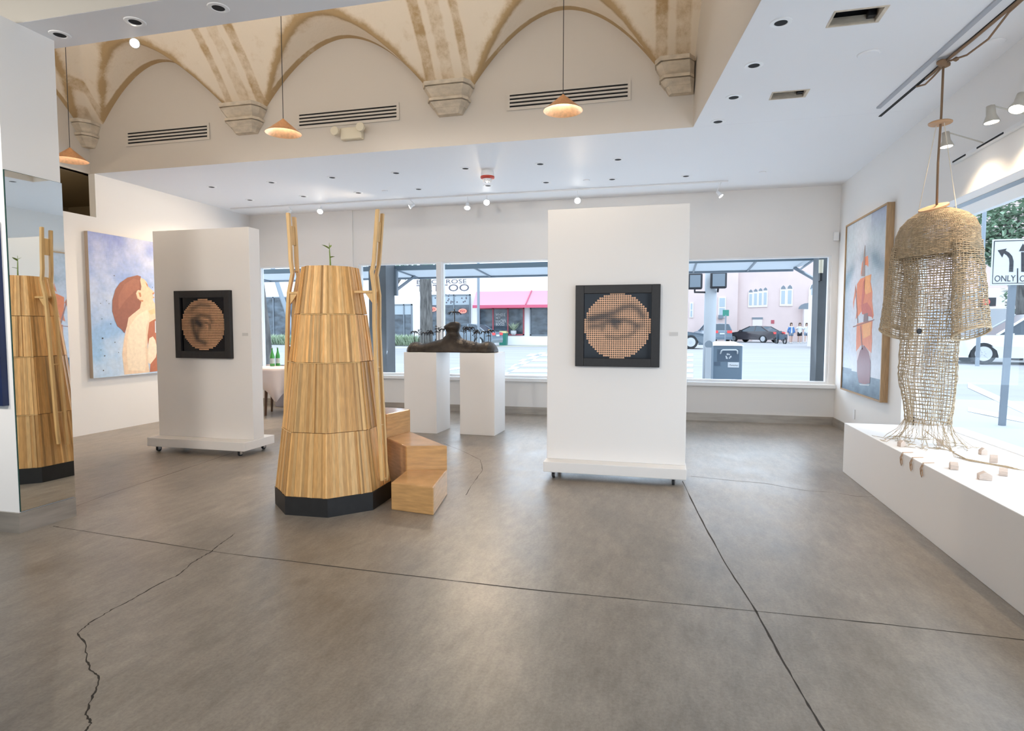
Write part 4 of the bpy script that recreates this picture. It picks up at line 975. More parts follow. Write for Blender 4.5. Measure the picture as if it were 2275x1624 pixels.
# body tube: (z, half width, half depth, sideways shift)
BODY = [(2.255, .075, .05, 0), (2.235, .14, .085, 0), (2.20, .205, .105, 0), (2.15, .262, .12, 0), (2.08, .285, .125, 0), (1.99, .270, .125, 0), (1.90, .235, .125, 0), (1.75, .205, .125, .0), (1.55, .192, .13, 0), (1.35, .186, .135, -.005), (1.15, .186, .14, -.015), (.98, .195, .14, -.02), (.86, .180, .13, -.01), (.74, .160, .12, .0), (.64, .150, .115, .0)]
def body_at(z):
    for a, b in zip(BODY[:-1], BODY[1:]):
        if b[0] <= z <= a[0]:
            t = (a[0] - z)/(a[0] - b[0]); return [p + (q - p)*t for p, q in zip(a, b)]
    return BODY[-1]
def body_rows(zs, n, ph=0):
    g = []
    for z in zs:
        _, a, b, sh = body_at(z); c = TC + AX*sh + Vector((0, 0, z)); g.append(ring(c, a, b, n, ph, .85, min(.075, max(0, 1.95 - z)*.25)))
    return g
BODY_N = BODY
BODY = BODY[:1] + [(2.235, .14, .085, 0), (2.20, .215, .105, 0), (2.15, .275, .12, 0), (2.08, .310, .13, 0), (1.99, .318, .135, 0), (1.88, .315, .14, 0)]
zs = [2.254 - i*.0105 for i in range(34)]
mb = MB(); net(mb, body_rows(zs, 96), .0036, True, .0015); mb.build('yoke', 'jute', tun)
BODY = BODY_N; zs = [1.93]
while zs[-1] > .65: zs.append(zs[-1] - (.0175 + .0125*(1.93 - zs[-1])/1.28))
mb = MB(); net(mb, body_rows(zs, 50, .03), .0029, True, .0045)
mb.build('body_net', 'jute', tun)
for s_ in (-1, 1):
    g = []; n = 26
    for i in range(42):
        t = i/41; z = 2.00 - .68*t
        ctr = TC + AX*(s_*(.248 + .055*t)) + Vector((0, 0, z)); ra, rb = .062 + .036*t, .118 + .018*t
        row = []
        for k in range(n):
            th = 2*PI*k/n; row.append(ctr + AX*(ra*math.cos(th)) + BXv*(rb*math.sin(th)) + Vector((0, 0, -.05*t*math.cos(th)*-s_ - .02*(1 - t)*abs(math.cos(th)))))
        g.append(row)
    mb = MB(); net(mb, g, [.0044 if i > 39 else .0031 for i in range(42)], True, .004)
    mb.tube([p.to_tuple() for p in g[-1] + [g[-1][0]]], .008, 6); mb.build('sleeve', 'jute', tun)
c = TC + Vector((0, 0, 2.258)) + BXv*.03
mb = MB(); n = 24; top = [(c + AX*(.115*math.cos(2*PI*k/n)) + BXv*(.062*math.sin(2*PI*k/n))) for k in range(n)]
mb.prism([(p + Vector((0, 0, (p - c).dot(BXv)*-.5))).to_tuple() for p in top], (0, 0, .014)); mb.build('neck_board', 'discwood', tun)
cb = TC + BXv*.138 + AX*.02 + Vector((0, 0, 1.335)); mb = MB(); mb.lathe([(.002, -.008), (.018, -.006), (.022, 0), (.018, .006), (.002, .008)], cb, 14, 'y'); mb.build('dark_button', 'blacksteel', tun)
PL = .468
mb = MB(); rnd = random.Random(4); hem = ring(TC + Vector((0, 0, .655)), .150, .115, 36, .03, .85)
for k, p in enumerate(hem):
    for q in range(1 + k % 2):
        d = (p - TC); d.z = 0; d = d.normalized(); l = rnd.uniform(.0, .17); tw = Vector((rnd.uniform(-.05, .05), rnd.uniform(-.05, .05), 0))
        e = p + d*l + tw; e.x = min(max(e.x, 1.70), 2.36); e.z = PL + .004
        m1 = p.lerp(e, .35) + Vector((rnd.uniform(-.012, .012), rnd.uniform(-.012, .012), -.03)); m2 = p.lerp(e, .72) + Vector((rnd.uniform(-.02, .02), rnd.uniform(-.02, .02), -.02)); m2.z = max(m2.z, PL + .012)
        e2 = e + Vector((rnd.uniform(-.09, .09), rnd.uniform(-.11, .11), 0)); e2.x = min(max(e2.x, 1.685), 2.38); e2.z = PL + .0035
        e3 = e2 + Vector((rnd.uniform(-.06, .06), rnd.uniform(-.08, .05), 0)); e3.x = min(max(e3.x, 1.685), 2.38); e3.z = PL + .0035
        mb.tube([p, m1, m2, e, (e + e2)/2 + Vector((.02*rnd.uniform(-1, 1), 0, 0)), e2, e3], .0019, 4, cap=False)
for q in range(7):
    e = on_z(2120 + q*6, 1015 + q*1.5, PL + .004); w = [e + Vector((.05*i, -.06*i + .015*math.sin(i*1.7 + q), 0)) for i in range(5)]
    for v in w: v.x = min(v.x, 2.36)
    mb.tube([hem[q*2 + 1].lerp(e, .3), hem[q*2].lerp(e, .75) + Vector((0, 0, -.02))] + w, .002, 4, cap=False)
o = mb.build('fringe', 'jute', tun); o['kind'] = 'stuff'
mb = MB()
for px, py in ((1990, 1006), (2007, 1017), (2027, 1029)):
    p = on_z(px + 6, py - 1, PL + .003); p.x = 1.69
    e = [Vector((1.74, p.y + .02, PL + .004)), Vector((1.672, p.y, PL + .004)), Vector((1.660, p.y - .005, .44)), Vector((1.661, p.y + .012, .405)), Vector((1.661, p.y + .002, .385)), Vector((1.661, p.y - .02, .392)), Vector((1.661, p.y - .008, .43))]
    l_ = MB(); l_.tube(e, .0026, 5); l_.tube([e[1] + Vector((0, .012, 0)), Vector((1.660, p.y + .022, .43)), Vector((1.661, p.y + .014, .395)), Vector((1.661, p.y - .004, .378))], .0026, 5); l_.build('cord_loop', 'discwood', tun)
HS = [(2005, 993, .05, .045, .055, 20, 'small wooden block house at the far left of the fringe'), (2092, 990, .075, .05, .05, 65, 'small wooden block house standing within the fringe'), (2187, 1011, .05, .045, .055, 5, 'tall wooden block house nearest the window glass'),
      (2211, 1029, .04, .05, .06, 70, 'narrow wooden block house beside the window, second from the glass edge'), (2122, 1043, .085, .05, .05, 75, 'wooden block house at the front just right of the fringe'), (2191, 1067, .075, .055, .055, -8, 'gabled wooden block house closest to the camera'), (2233, 1057, .085, .05, .05, 65, 'wooden block house furthest right on the platform')]
for px, py, w, dd, h, rot, l in HS:
    p = on_z(px, py, PL); a = math.radians(rot); ux, uy = Vector((math.cos(a), math.sin(a), 0)), Vector((-math.sin(a), math.cos(a), 0))
    p = Vector((p.x, p.y + .02, PL)); w *= .85; dd *= .85; h *= .9
    pts = [p - ux*w/2, p + ux*w/2, p + ux*w/2 + Vector((0, 0, h*.62)), p + Vector((0, 0, h)), p - ux*w/2 + Vector((0, 0, h*.62))]
    mb = MB(); mb.prism([(q - uy*dd/2).to_tuple() for q in pts], uy*dd); tag(mb.build('block_house', 'housewood', bevel=.0015), l, 'wooden block house', 'wooden block houses')

# ================================================================ OUTDOORS
def gz(y): return .22*max(0, min(1, (y - 11.)/18.)) - .02
def on_g(px, py):
    z = 0.
    for _ in range(8): p = on_z(px, py, z); z = gz(p.y)
    return p
mb = MB(); ys = [REAR - 14, REAR - .13, D + .17, 11, 14, 17, 20, 23, 26, 29, 34, 45, 75]
for a, b in zip(ys[:-1], ys[1:]):
    if b <= REAR - .1: mb.add([(-30, a, -.02), (60, a, -.02), (60, b, -.02), (-30, b, -.02)], [(0, 1, 2, 3)]); continue
    x0 = GX + .06 if a < D else -70
    mb.add([(x0, a, gz(a)), (70, a, gz(a)), (70, b, gz(b)), (x0, b, gz(b))], [(0, 1, 2, 3)])
mb.cur = 1
def gquad(pts, m, dz=.006): mb.cur = m; mb.poly([(p.x, p.y, gz(p.y) + dz) for p in [on_g(*q) for q in pts]])
for y0_, y1_, xa, xb in [(D + .17, 13.2, -60, 60)]: mb.add([(xa, y0_, gz(y0_) + .004), (xb, y0_, gz(y0_) + .004), (xb, 11, gz(11) + .004), (xa, 11, gz(11) + .004)], [(0, 1, 2, 3)]); mb.add([(xa, 11, gz(11) + .004), (xb, 11, gz(11) + .004), (xb, y1_, gz(y1_) + .004), (xa, y1_, gz(y1_) + .004)], [(0, 1, 2, 3)])
mb.cur = 1; mb.add([(GX + .06, REAR, -.015), (5.2, REAR, -.015), (5.2, D + .17, -.015), (GX + .06, D + .17, -.015)], [(0, 1, 2, 3)])
mb.cur = 2
for k in range(5):
    y = 786 + k*11.5; gquad([(1178 - k*17, y), (1540, y), (1540, y + 5.5 + k*.5), (1168 - k*17, y + 5.5 + k*.5)], 2)
gquad([(1200, 783), (1215, 783), (1118, 836), (1098, 836)], 2)
gquad([(985, 825), (1010, 817), (1060, 810), (1065, 814)], 2)
gquad([(2150, 850), (2275, 905), (2275, 920), (2150, 862)], 2, .008); gquad([(2150, 905), (2275, 930), (2275, 940), (2150, 915)], 2, .008)
gquad([(830, 771), (1230, 767), (1230, 770), (830, 775)], 3)
struct(mb.build('ground', ['road', 'pave', 'roadmark', 'kerb']))
# --- shop row across the street
YB_ = 42.0; ZG = .20
def rect(mb, x0, y0, x1, y1, Y, th=.05, back=False):
    a, b = on_y(x0, y0, Y), on_y(x1, y1, Y); xa, xb = sorted((a.x, b.x)); za, zb = sorted((a.z, b.z)); mb.box(xa, xb, Y - th, Y, max(za, ZG - .02), zb); return xa, xb, za, zb
row = thing('shop_row', 'low white stucco shop row across the street seen through the back windows', 'building', (-22, YB_, ZG))
mb = MB(); a = on_y(1290, 700, YB_).x; mb.box(-48, a, YB_, YB_ + 8, ZG - .05, 6.6); mb.build('stucco_wall', 'white_ext', row)
def shop(x0, y0, x1, y1, mull, m_='shopframe', gl='shopglass', name='shop_window', trans=None):
    mb = MB(); fr = .09; Y = YB_ - .01
    a, b = on_y(x0, y0, Y), on_y(x1, y1, Y)
    for q in (a.x, b.x - fr): mb.box(q, q + fr, Y - .1, Y, b.z, a.z)
    mb.box(a.x, b.x, Y - .1, Y, a.z - fr, a.z); mb.box(a.x, b.x, Y - .1, Y, b.z, b.z + fr)
    for mx_ in mull: q = on_y(mx_, y0, Y).x; mb.box(q - fr/2, q + fr/2, Y - .1, Y, b.z, a.z)
    f = mb.build(name, m_, row)
    g = MB(); g.box(a.x + fr, b.x - fr, Y - .04, Y - .02, b.z + fr, a.z - fr); g.build('pane', gl, f)
    if trans:
        t = MB(); q0, q1 = on_y(x0, trans, Y), on_y(x1, trans, Y); t.box(a.x + fr, b.x - fr, Y - .06, Y - .042, q0.z, a.z - fr); t.build('transom_blind', 'paleglass', f)
    return f, a, b
shop(584, 660, 690, 766, [608, 640, 664]); shop(700, 675, 790, 762, [740]); shop(862, 676, 917, 750, [898], trans=699)
f, a, b = shop(958, 655, 1046, 765, [983, 1009], trans=678)
mb = MB()
for k in range(26):
    x = a.x + .2 + (b.x - a.x - .4)*random.random(); z = on_y(1000, 677, YB_).z + random.uniform(.12, .75); mb.lathe([(.001, -.012), (.055, 0), (.001, .012)], (x, YB_ - .085, z), 8, 'y')
mb.build('stencilled_dots', 'letters', f)
shop(1064, 684, 1165, 745, [1096, 1129], 'redframe'); shop(1178, 684, 1262, 746, [1222], 'shopframe')
mb = MB()
def on_facade(x0px, ybpx):
    o = on_y(x0px, ybpx, YB_ - .03); return lambda u, v: (o.x + u, YB_ - .03, o.z + v)
def txt(s, x0, x1, yt, yb, m_, name, parent=row, Y=YB_ - .03):
    mb = MB(); a, b = on_y(x0, yt, Y), on_y(x1, yb, Y); text_into(mb, s, b.x - a.x, a.z - b.z, lambda u, v: (a.x + u, Y, b.z + v)); return mb.build(name, m_, parent)
txt('BLACK ROSE', 926, 1036.5, 622, 629.2, 'letters', 'upper_sign_letters'); txt('TATTOO', 925, 1042, 633.2, 646.3, 'letters', 'lower_sign_letters')
for x0, x1, y0, y1 in [(1019.5, 1036, 687, 695), (955, 969, 683, 691)]:
    mb = MB(); a, b = on_y(x0, y0, YB_ - .15), on_y(x1, y1, YB_ - .15)
    cx, cz, rx, rz_ = (a.x + b.x)/2, (a.z + b.z)/2, (b.x - a.x)/2, (a.z - b.z)/2
    mb.tube([(cx + rx*math.cos(2*PI*k/20), YB_ - .15, cz + rz_*math.sin(2*PI*k/20)) for k in range(21)], .035, 5)
    text_into(mb, 'OPEN', rx*1.5, rz_*1.0, lambda u, v: (cx - rx*.75 + u, YB_ - .16, cz - rz_*.5 + v)); mb.build('open_sign', 'neon', row)
for s_, x0, x1, yt, yb in [('WHERE', 1101, 1123, 696, 702.5), ('NOT', 1102, 1112, 703.5, 709), ('YOUR', 1101, 1111, 711.5, 716), ('OWN', 1112, 1124, 709, 717), ('BOOZE', 1102, 1121, 717, 723.5)]:
    txt(s_, x0, x1, yt, yb, 'cl_white', 'window_lettering', row, YB_ - .12)
# red awning over the right hand shop
mb = MB(); Y0, Y1 = YB_ - .02, YB_ - 1.4
a, b = on_y(1058, 648, Y0), on_y(1062, 678, Y1); e = on_y(1275, 648, Y0)
w0 = on_y(1050, 678, Y1).x
mb.add([(a.x, Y0, a.z), (e.x + 1, Y0, a.z), (e.x + 1, Y1, b.z), (w0, Y1, b.z), (a.x, Y0, a.z - .05), (e.x + 1, Y0, a.z - .05), (e.x + 1, Y1, b.z - .05), (w0, Y1, b.z - .05)], [(0, 3, 2, 1), (4, 5, 6, 7), (0, 4, 7, 3), (3, 7, 6, 2), (1, 2, 6, 5)])
aw = thing('shop_awning', 'red fabric awning over the shop windows across the street', 'awning', (a.x + 4, YB_, b.z))
mb.build('sloped_fabric', 'awning', aw)
c = on_y(1062, 684.5, Y1); mb = MB(); mb.box(w0, e.x + 1, Y1 - .03, Y1, c.z, b.z); mb.build('valance', 'valance', aw)
s1 = on_y(1168, 678, Y1).x; mb = MB(); mb.bar((s1 + .12, Y0 - .03, a.z + .03), (s1, Y1 - .03, b.z + .03), .06, .05); mb.build('seam', 'valance', aw)
# green bin, potted plant and neighbours
def street_thing(name, label, cat, group=None): return label
p = on_y(1118.5, 768, YB_ - 1.2); p.z = ZG
gb = thing('street_bin', 'green litter bin with a yellow lid under the red awning', 'bin', (p.x, p.y, ZG))
mb = MB(); mb.frustum([(p.x - .24, p.y - .24), (p.x + .24, p.y - .24), (p.x + .24, p.y + .24), (p.x - .24, p.y + .24)], ZG, [(p.x - .27, p.y - .27), (p.x + .27, p.y - .27), (p.x + .27, p.y + .27), (p.x - .27, p.y + .27)], ZG + .85); mb.build('bin_body', 'bingreen', gb)
mb = MB(); mb.frustum([(p.x - .29, p.y - .29), (p.x + .29, p.y - .29), (p.x + .29, p.y + .29), (p.x - .29, p.y + .29)], ZG + .85, [(p.x - .22, p.y - .22), (p.x + .22, p.y - .22), (p.x + .22, p.y + .22), (p.x - .22, p.y + .22)], ZG + 1.0); mb.build('lid', 'binyellow', gb)
p = on_y(1141, 744, YB_ - .45); zl = p.z
pp = thing('potted_plant', 'spiky green plant in a white pot on the sill below the red awning', 'potted plant', (p.x, p.y, zl))
mb = MB(); mb.lathe([(.12, 0), (.2, .1), (.21, .3), (.17, .31), (.02, .29)], (p.x, p.y, zl), 16); mb.build('pot', 'plantpot', pp)
mb = MB()
for q in range(34): th = random.uniform(0, 2*PI); leafm(mb, (p.x, p.y, zl + .28), (math.cos(th)*.8, math.sin(th)*.5, random.uniform(.4, 1.4)), random.uniform(.5, .85), .07)
mb.build('foliage', 'grass', pp)
mb = MB(); q = on_y(1064, 746.5, YB_).z; a1 = on_y(1046, 740, YB_).x; mb.box(a1, e.x, YB_ - .5, YB_ - .012, ZG, q); mb.build('planter_wall', 'white_ext', row)
# --- vehicles
def car(name, label, cat, loc, ang, L_, W_, H_, paint, suv=False, wr=.33, glassm='carglass'):
    t = thing(name, label, cat, (0, 0, 0), 'parked cars' if name != 'x' else None); hl, hw = L_/2, W_/2
    if suv: low = [(-hl, .45), (-hl + .02, .95), (-hl + .1, 1.05), (hl*.45, 1.02), (hl - .12, .88), (hl, .70), (hl, .35)]; top = [(-hl + .08, 1.03), (-hl + .32, H_ - .06), (-hl + .7, H_), (hl*.05, H_), (hl*.46, 1.02)]
    else: low = [(-hl, .42), (-hl + .02, .82), (-hl + .12, .94), (-hl + .75, .98), (hl*.42, .93), (hl - .25, .78), (hl - .02, .60), (hl, .32)]; top = [(-hl + .55, .97), (-hl + 1.25, H_ - .06), (-hl + 1.75, H_), (hl*.02, H_ - .03), (hl*.44, .93)]
    zb = .24; xw = [-hl*.60, hl*.62]
    mb = MB(); pts = [(-hl + .05, zb)]
    bot = []
    for x in xw[::-1]: bot += [(x + wr*1.12, zb)] + [(x + wr*1.12*math.cos(k*PI/6), zb + .06 + wr*1.0*math.sin(k*PI/6)) for k in range(0, 7)] + [(x - wr*1.12, zb)]
    prof = low + [(hl - .05, zb)] + bot + [(-hl + .05, zb)]
    n = len(prof); vs = []
    for yy, k in ((-hw, .0), (-hw + .0, 0), (hw, 0)): pass
    def inset(z): return .10*max(0, (z - .75))/.35
    for s_ in (-1, 1): vs += [(x, s_*(hw - inset(z) - (.05 if abs(x) > hl - .05 else 0)), z) for x, z in prof]
    fs = [(i, i + n, (i + 1) % n + n, (i + 1) % n) for i in range(n)]
    mb.add(vs, fs)
    mb.add([vs[i] for i in range(n)], [tuple(range(n))]); mb.add([vs[i + n] for i in range(n)], [tuple(reversed(range(n)))])
    mb.build('body', paint, t, local=True)
    m = len(top); mb = MB(); tw = .19
    def wy(z): return hw - .09 - tw*(z - .95)/(H_ - .95)
    gv = []
    for s_ in (-1, 1): gv += [(x, s_*wy(z), z) for x, z in top]
    mb.add(gv, [(i, i + 1, i + 1 + m, i + m) for i in range(m - 1)] + [tuple(reversed(range(m))), tuple(range(m, 2*m)), (m - 1, 0, m, 2*m - 1)])
    mb.build('windows', glassm, t, local=True)
    mb = MB()
    tt = [q for q in top if q[1] > H_ - .07]; k = len(tt); rv = []
    for s_ in (-1, 1): rv += [(x, s_*(wy(z) + .006), z + .012) for x, z in tt]
    mb.add(rv + [(x, y, z - .05) for x, y, z in rv], [(i, i + 1, i + 1 + k, i + k) for i in range(k - 1)] + [(i, 2*k + i, 2*k + i + 1, i + 1) for i in range(k - 1)] + [(k + i, k + i + 1, 3*k + i + 1, 3*k + i) for i in range(k - 1)])
    for s_ in (-1, 1):
        for (a, b) in ((top[0], tt[0]), (top[-1], tt[-1])): mb.bar((a[0], s_*(wy(a[1]) + .004), a[1]), (b[0], s_*(wy(b[1]) + .004), b[1]), .09, .05)
        xm = (tt[0][0] + tt[-1][0])/2; mb.bar((xm, s_*(wy(1.) + .004), .97), (xm, s_*(wy(H_) + .004), H_), .08, .04)
    mb.build('roof', paint, t, local=True)
    for x in xw:
        for s_ in (-1, 1):
            w = MB(); w.lathe([(wr*.5, -.10), (wr*.96, -.10), (wr, -.07), (wr, .07), (wr*.96, .10), (wr*.5, .10)], (x, s_*(hw - .10), wr), 24, 'y'); wo = w.build('wheel', 'tyre', t, local=True)
            r_ = MB(); yo = s_*(hw - .10) + s_*.101
            r_.lathe([(wr*.60, -.004), (wr*.66, .004), (wr*.66, .0)] if s_ > 0 else [(wr*.60, .004), (wr*.66, -.004), (wr*.66, 0)], (x, yo, wr), 24, 'y')
            for k in range(5): th = k*2*PI/5; r_.bar((x, yo, wr), (x + wr*.62*math.cos(th), yo, wr + wr*.62*math.sin(th)), wr*.24, .02, (0, 1, 0))
            r_.lathe([(wr*.14, -.012), (wr*.14, .012)], (x, yo, wr), 12, 'y'); r_.build('rim', 'rim', wo, local=True)
    for s_ in (-1, 1):
        mb = MB(); mb.box(-hl - .012, -hl + .06, min(s_*(hw - .10), s_*(hw - .52)), max(s_*(hw - .10), s_*(hw - .52)), .74 if not suv else .80, .90 if not suv else 1.02); mb.build('tail_light', 'taillight', t, local=True)
        mb = MB(); mb.box(hl - .2, hl - .02, min(s_*(hw - .12), s_*(hw - .42)), max(s_*(hw - .12), s_*(hw - .42)), .60, .72); mb.build('head_light', 'signwhite', t, local=True)
        mb = MB(); x = hl*.32; mb.box(x - .08, x + .06, min(s_*(hw - .06), s_*(hw + .10)), max(s_*(hw - .06), s_*(hw + .10)), .96, 1.08); mb.build('wing_mirror', paint, t, local=True)
    mb = MB(); mb.box(-hl - .015, -hl, -.26, .26, .66 if not suv else .70, .78 if not suv else .82); mb.build('number_plate', 'signwhite', t, local=True)
    t.location = loc; t.rotation_euler = (0, 0, ang); return t
def gp(px, py): p = on_g(px, py); return Vector((p.x, p.y, gz(p.y)))
R_ = math.radians
p = gp(1048, 769); car('car', 'grey blue sedan parked before the tattoo shop behind the bronze sculpture', 'car', (p.x - .5, p.y + .2, p.z), R_(172), 4.7, 1.85, 1.48, 'car_blue')
p = gp(590, 755); car('car', 'dark car parked far left, seen past the tree trunk over the strap-leaf bed', 'car', (p.x - .4, 38.6, gz(40)), R_(180), 4.5, 1.8, 1.42, 'car_slate')
p = gp(1676, 760.5); car('car', 'dark brown sedan with red tail lights standing before the pink building', 'car', (p.x, p.y, p.z), R_(138), 4.7, 1.85, 1.42, 'car_black')
p = gp(1612, 760.5); car('car', 'grey blue wagon with red tail light left of the dark sedan', 'car', (p.x - 1.0, p.y + 1.6, p.z), R_(108), 4.5, 1.85, 1.62, 'car_blue', True)
p = gp(1543, 775); car('car', 'dark off-road car cut by the right edge of the rolling wall', 'car', (p.x - 1.6, p.y + .5, p.z), R_(0), 4.4, 1.9, 1.80, 'car_slate', True, .40)
p = gp(2258, 812); car('car', 'white sports utility car on the street behind the turn-only sign', 'car', (p.x + .75, p.y + 1.0, p.z), R_(172), 4.8, 1.95, 1.74, 'car_white', True, .38)
# --- pink building on the corner
YP = 60.
pk = thing('pink_building', 'pale pink stucco building with pointed-arch windows on the corner', 'building', (14, YP, ZG))
mb = MB(); mb.box(on_y(1500, 700, YP).x, on_y(1637, 700, YP).x, YP - .5, YP + 8, ZG, 13); mb.build('left_wing', 'pink_ext', pk)
mb = MB(); mb.box(on_y(1637, 700, YP).x, 34, YP, YP + 8, ZG, 13); mb.build('main_wall', 'pink_ext', pk)
mb = MB(); mb.box(on_y(1783, 700, YP).x, 34, YP - .6, YP, ZG, on_y(1790, 681, YP).z); mb.build('porch', 'pink_pale', pk)
mb = MB(); a = on_y(1796, 690 + 10, YP - .65); mb.prism([(a.x + .85*math.cos(k*PI/8), YP - .62, a.z + .55 + .55*math.sin(k*PI/8)) for k in range(9)], (0, .03, 0)); mb.build('arched_niche', 'shopframe', pk)
def lancet(x0, x1, yt, yb, Y=YP):
    a, b = on_y(x0, yt, Y), on_y(x1, yb, Y); w = (b.x - a.x)/2; cx = (a.x + b.x)/2; zs_ = a.z - w*1.3
    def out(k, s): ww = w*k; return [(cx - ww, s, b.z), (cx + ww, s, b.z), (cx + ww, s, zs_), (cx + ww*.75, s, zs_ + w*.75*k), (cx, s, zs_ + w*1.3*k), (cx - ww*.75, s, zs_ + w*.75*k), (cx - ww, s, zs_)]
    mb = MB(); mb.prism(out(1, Y - .08), (0, .08, 0)); f = mb.build('pointed_window', 'pink_pale', pk)
    mb = MB(); o = [(x, y, z) for x, y, z in out(.55, Y - .1)]; o = [(x, y, max(z, b.z + .15)) for x, y, z in o]; zz = b.z + (a.z - b.z)*.74
    mb.prism([(cx - w*.55, Y - .1, b.z + .2), (cx + w*.55, Y - .1, b.z + .2), (cx + w*.55, Y - .1, zz), (cx - w*.55, Y - .1, zz)], (0, .02, 0)); g = mb.build('pane', 'paleglass', f)
    mb = MB(); mb.prism([(x*1 if False else cx + (x - cx)*.78, Y - .095, z) for x, y, z in out(1, 0)[2:]] , (0, .012, 0)); mb.build('tracery', 'shopframe', f)
for k in range(4): lancet(1662.5 + k*10.8, 1672.3 + k*10.8, 643 - k*1.5, 683 - k*.4)
for k in range(2): lancet(1733 + k*14.5, 1746 + k*14.5, 634 - k, 680)
lancet(1797, 1820, 628, 678)
for x0, x1, y0, y1 in [(1596, 1612, 660, 706), (1532, 1540, 672, 706)]:
    a, b = on_y(x0, y0, YP - .5), on_y(x1, y1, YP - .5); mb = MB(); mb.box(a.x, b.x, YP - .58, YP - .5, b.z, a.z); f = mb.build('sash_window', 'pink_pale', pk)
    mb = MB(); h = (a.z - b.z); mb.box(a.x + .1, b.x - .1, YP - .60, YP - .582, b.z + .1, b.z + h*.47); mb.box(a.x + .1, b.x - .1, YP - .60, YP - .582, b.z + h*.53, a.z - .1); mb.build('pane', 'paleglass', f)
a, b = on_y(1596, 700, YP - .6), on_y(1606, 708, YP - .6); mb = MB(); mb.box(a.x, b.x, YP - .95, YP - .5, b.z, a.z); mb.build('air_conditioner', 'shopframe', pk)
a, b = on_y(1672, 705, YP), on_y(1692, 760, YP); mb = MB(); mb.box(a.x, b.x, YP - .06, YP - .001, ZG, a.z); d_ = mb.build('side_door', 'pink_pale', pk); mb = MB(); mb.box(a.x - .05, b.x + .05, YP - .09, YP - .06, a.z - .18, a.z); mb.build('door_head', 'shopframe', d_)
a, b = on_y(1713, 711, YP), on_y(1720, 719, YP); mb = MB(); mb.box(a.x, b.x, YP - .03, YP - .001, b.z, a.z); tag(mb.build('wall_sign', 'neon' if False else 'redframe'), 'small red notice on the pink wall above the dark sedan', 'sign')
# --- street name post, signals, pole, bin outside the right hand window
p = gp(1614, 757); t = thing('street_name_post', 'thin post with a green street name blade behind the wagon', 'street sign', (p.x, 47, gz(47)))
a = on_y(1612.5, 696, 47); mb = MB(); mb.tube([(a.x, 47, gz(47)), (a.x, 47, a.z - .12)], .05, 8); mb.build('post', 'galv', t); mb = MB(); mb.box(a.x - .22, a.x + .22, 46.97, 47.0, a.z - .2, a.z + .25); mb.build('name_blade', 'bingreen', t)
yp = 13.2
a, b = on_y(1568, 600, yp), on_y(1589, 850, yp); cx = (a.x + b.x)/2
t = thing('signal_pole', 'thick pale concrete pole carrying two pedestrian signals', 'pole', (cx, yp, gz(yp)))
mb = MB(); mb.tube([(cx - .02, yp, gz(yp)), (cx, yp, 4.6)], [.125, .115], 18); mb.build('shaft', 'palepole', t, smooth=True)
for x0, x1, y0, y1, l in [(1528, 1560, 608, 643, 'pedestrian signal box left of the pale pole'), (1578, 1614, 605, 641, 'pedestrian signal box right of the pale pole')]:
    a, b = on_y(x0, y0, yp - .2), on_y(x1, y1, yp - .2); s = tag(MB().box(a.x, b.x, yp - .30, yp - .16, b.z, a.z).build('pedestrian_signal', 'signblack', bevel=.03), l, 'pedestrian signal', 'pedestrian signals')
    mb = MB(); mb.box(a.x + .04, b.x - .04, yp - .312, yp - .302, b.z + .04, a.z - .04); mb.build('signal_lens', 'galv', s)
    mb = MB(); mb.tube([((a.x + b.x)/2, yp - .2, b.z + .02), ((a.x + b.x)/2, yp - .14, b.z - .05), (cx + (.128 if x0 > 1570 else -.128), yp - .03, b.z - .05)], .02, 8); mb.build('bracket', 'dark', s)
yb_ = 12.4
a, b = on_y(1585, 772, yb_), on_y(1650, 772, yb_); zt = on_y(1620, 768, yb_).z; x0, x1 = a.x, b.x; zg = gz(yb_)
t = thing('compactor_bin', 'grey blue street compactor bin with a pull-down hopper outside the right window', 'bin', ((x0 + x1)/2, yb_ + .3, zg))
mb = MB(); mb.box(x0, x1, yb_, yb_ + .62, zg, zt); mb.build('cabinet', 'binblue', t, bevel=.02)
mb = MB(); mb.frustum([(x0 - .02, yb_ - .02), (x1 + .02, yb_ - .02), (x1 + .02, yb_ + .64), (x0 - .02, yb_ + .64)], zt, [(x0 + .06, yb_ + .1), (x1 - .12, yb_ + .1), (x1 - .12, yb_ + .55), (x0 + .06, yb_ + .55)], zt + .075); mb.build('solar_lid', 'white_ext', t)
def bp(px, py): return on_y(px, py, yb_)
a, b = bp(1594.5, 776), bp(1642, 802.5); mb = MB(); mb.box(a.x, b.x, yb_ - .012, yb_ - .001, b.z, a.z); hp = mb.build('hopper_door', 'bindark', t)
mb = MB(); q = [bp(1600.5, 786), bp(1602.5, 779), bp(1605.5, 777.2), bp(1634, 777.2), bp(1637.5, 779), bp(1638, 786)]; mb.tube([(v.x, yb_ - .014 - (.04 if 0 < i < 5 else 0), v.z) for i, v in enumerate(q)], .014, 8); mb.build('handle', 'signwhite', hp, smooth=True)
c = bp(1618, 791.5)
for k in range(3):   # three bent chasing arrows
    mb = MB(); th = PI/2 + k*2*PI/3; rr = .042
    pts = [c + Vector((rr*math.cos(th + s), 0, rr*math.sin(th + s))) for s in (-.75, -.3, .25)]
    pts = [Vector((v.x, yb_ - .0125, v.z)) for v in pts]
    for u, v in zip(pts[:-1], pts[1:]): mb.bar(u, v, .022, .003, (0, 1, 0))
    d = (pts[-1] - pts[-2]).normalized(); nrm = Vector((-d.z, 0, d.x)); e_ = pts[-1]; mb.prism([(e_ + nrm*.024).to_tuple(), (e_ - nrm*.024).to_tuple(), (e_ + d*.03).to_tuple()], (0, -.003, 0)); mb.build('recycling_arrow', 'signwhite', hp)
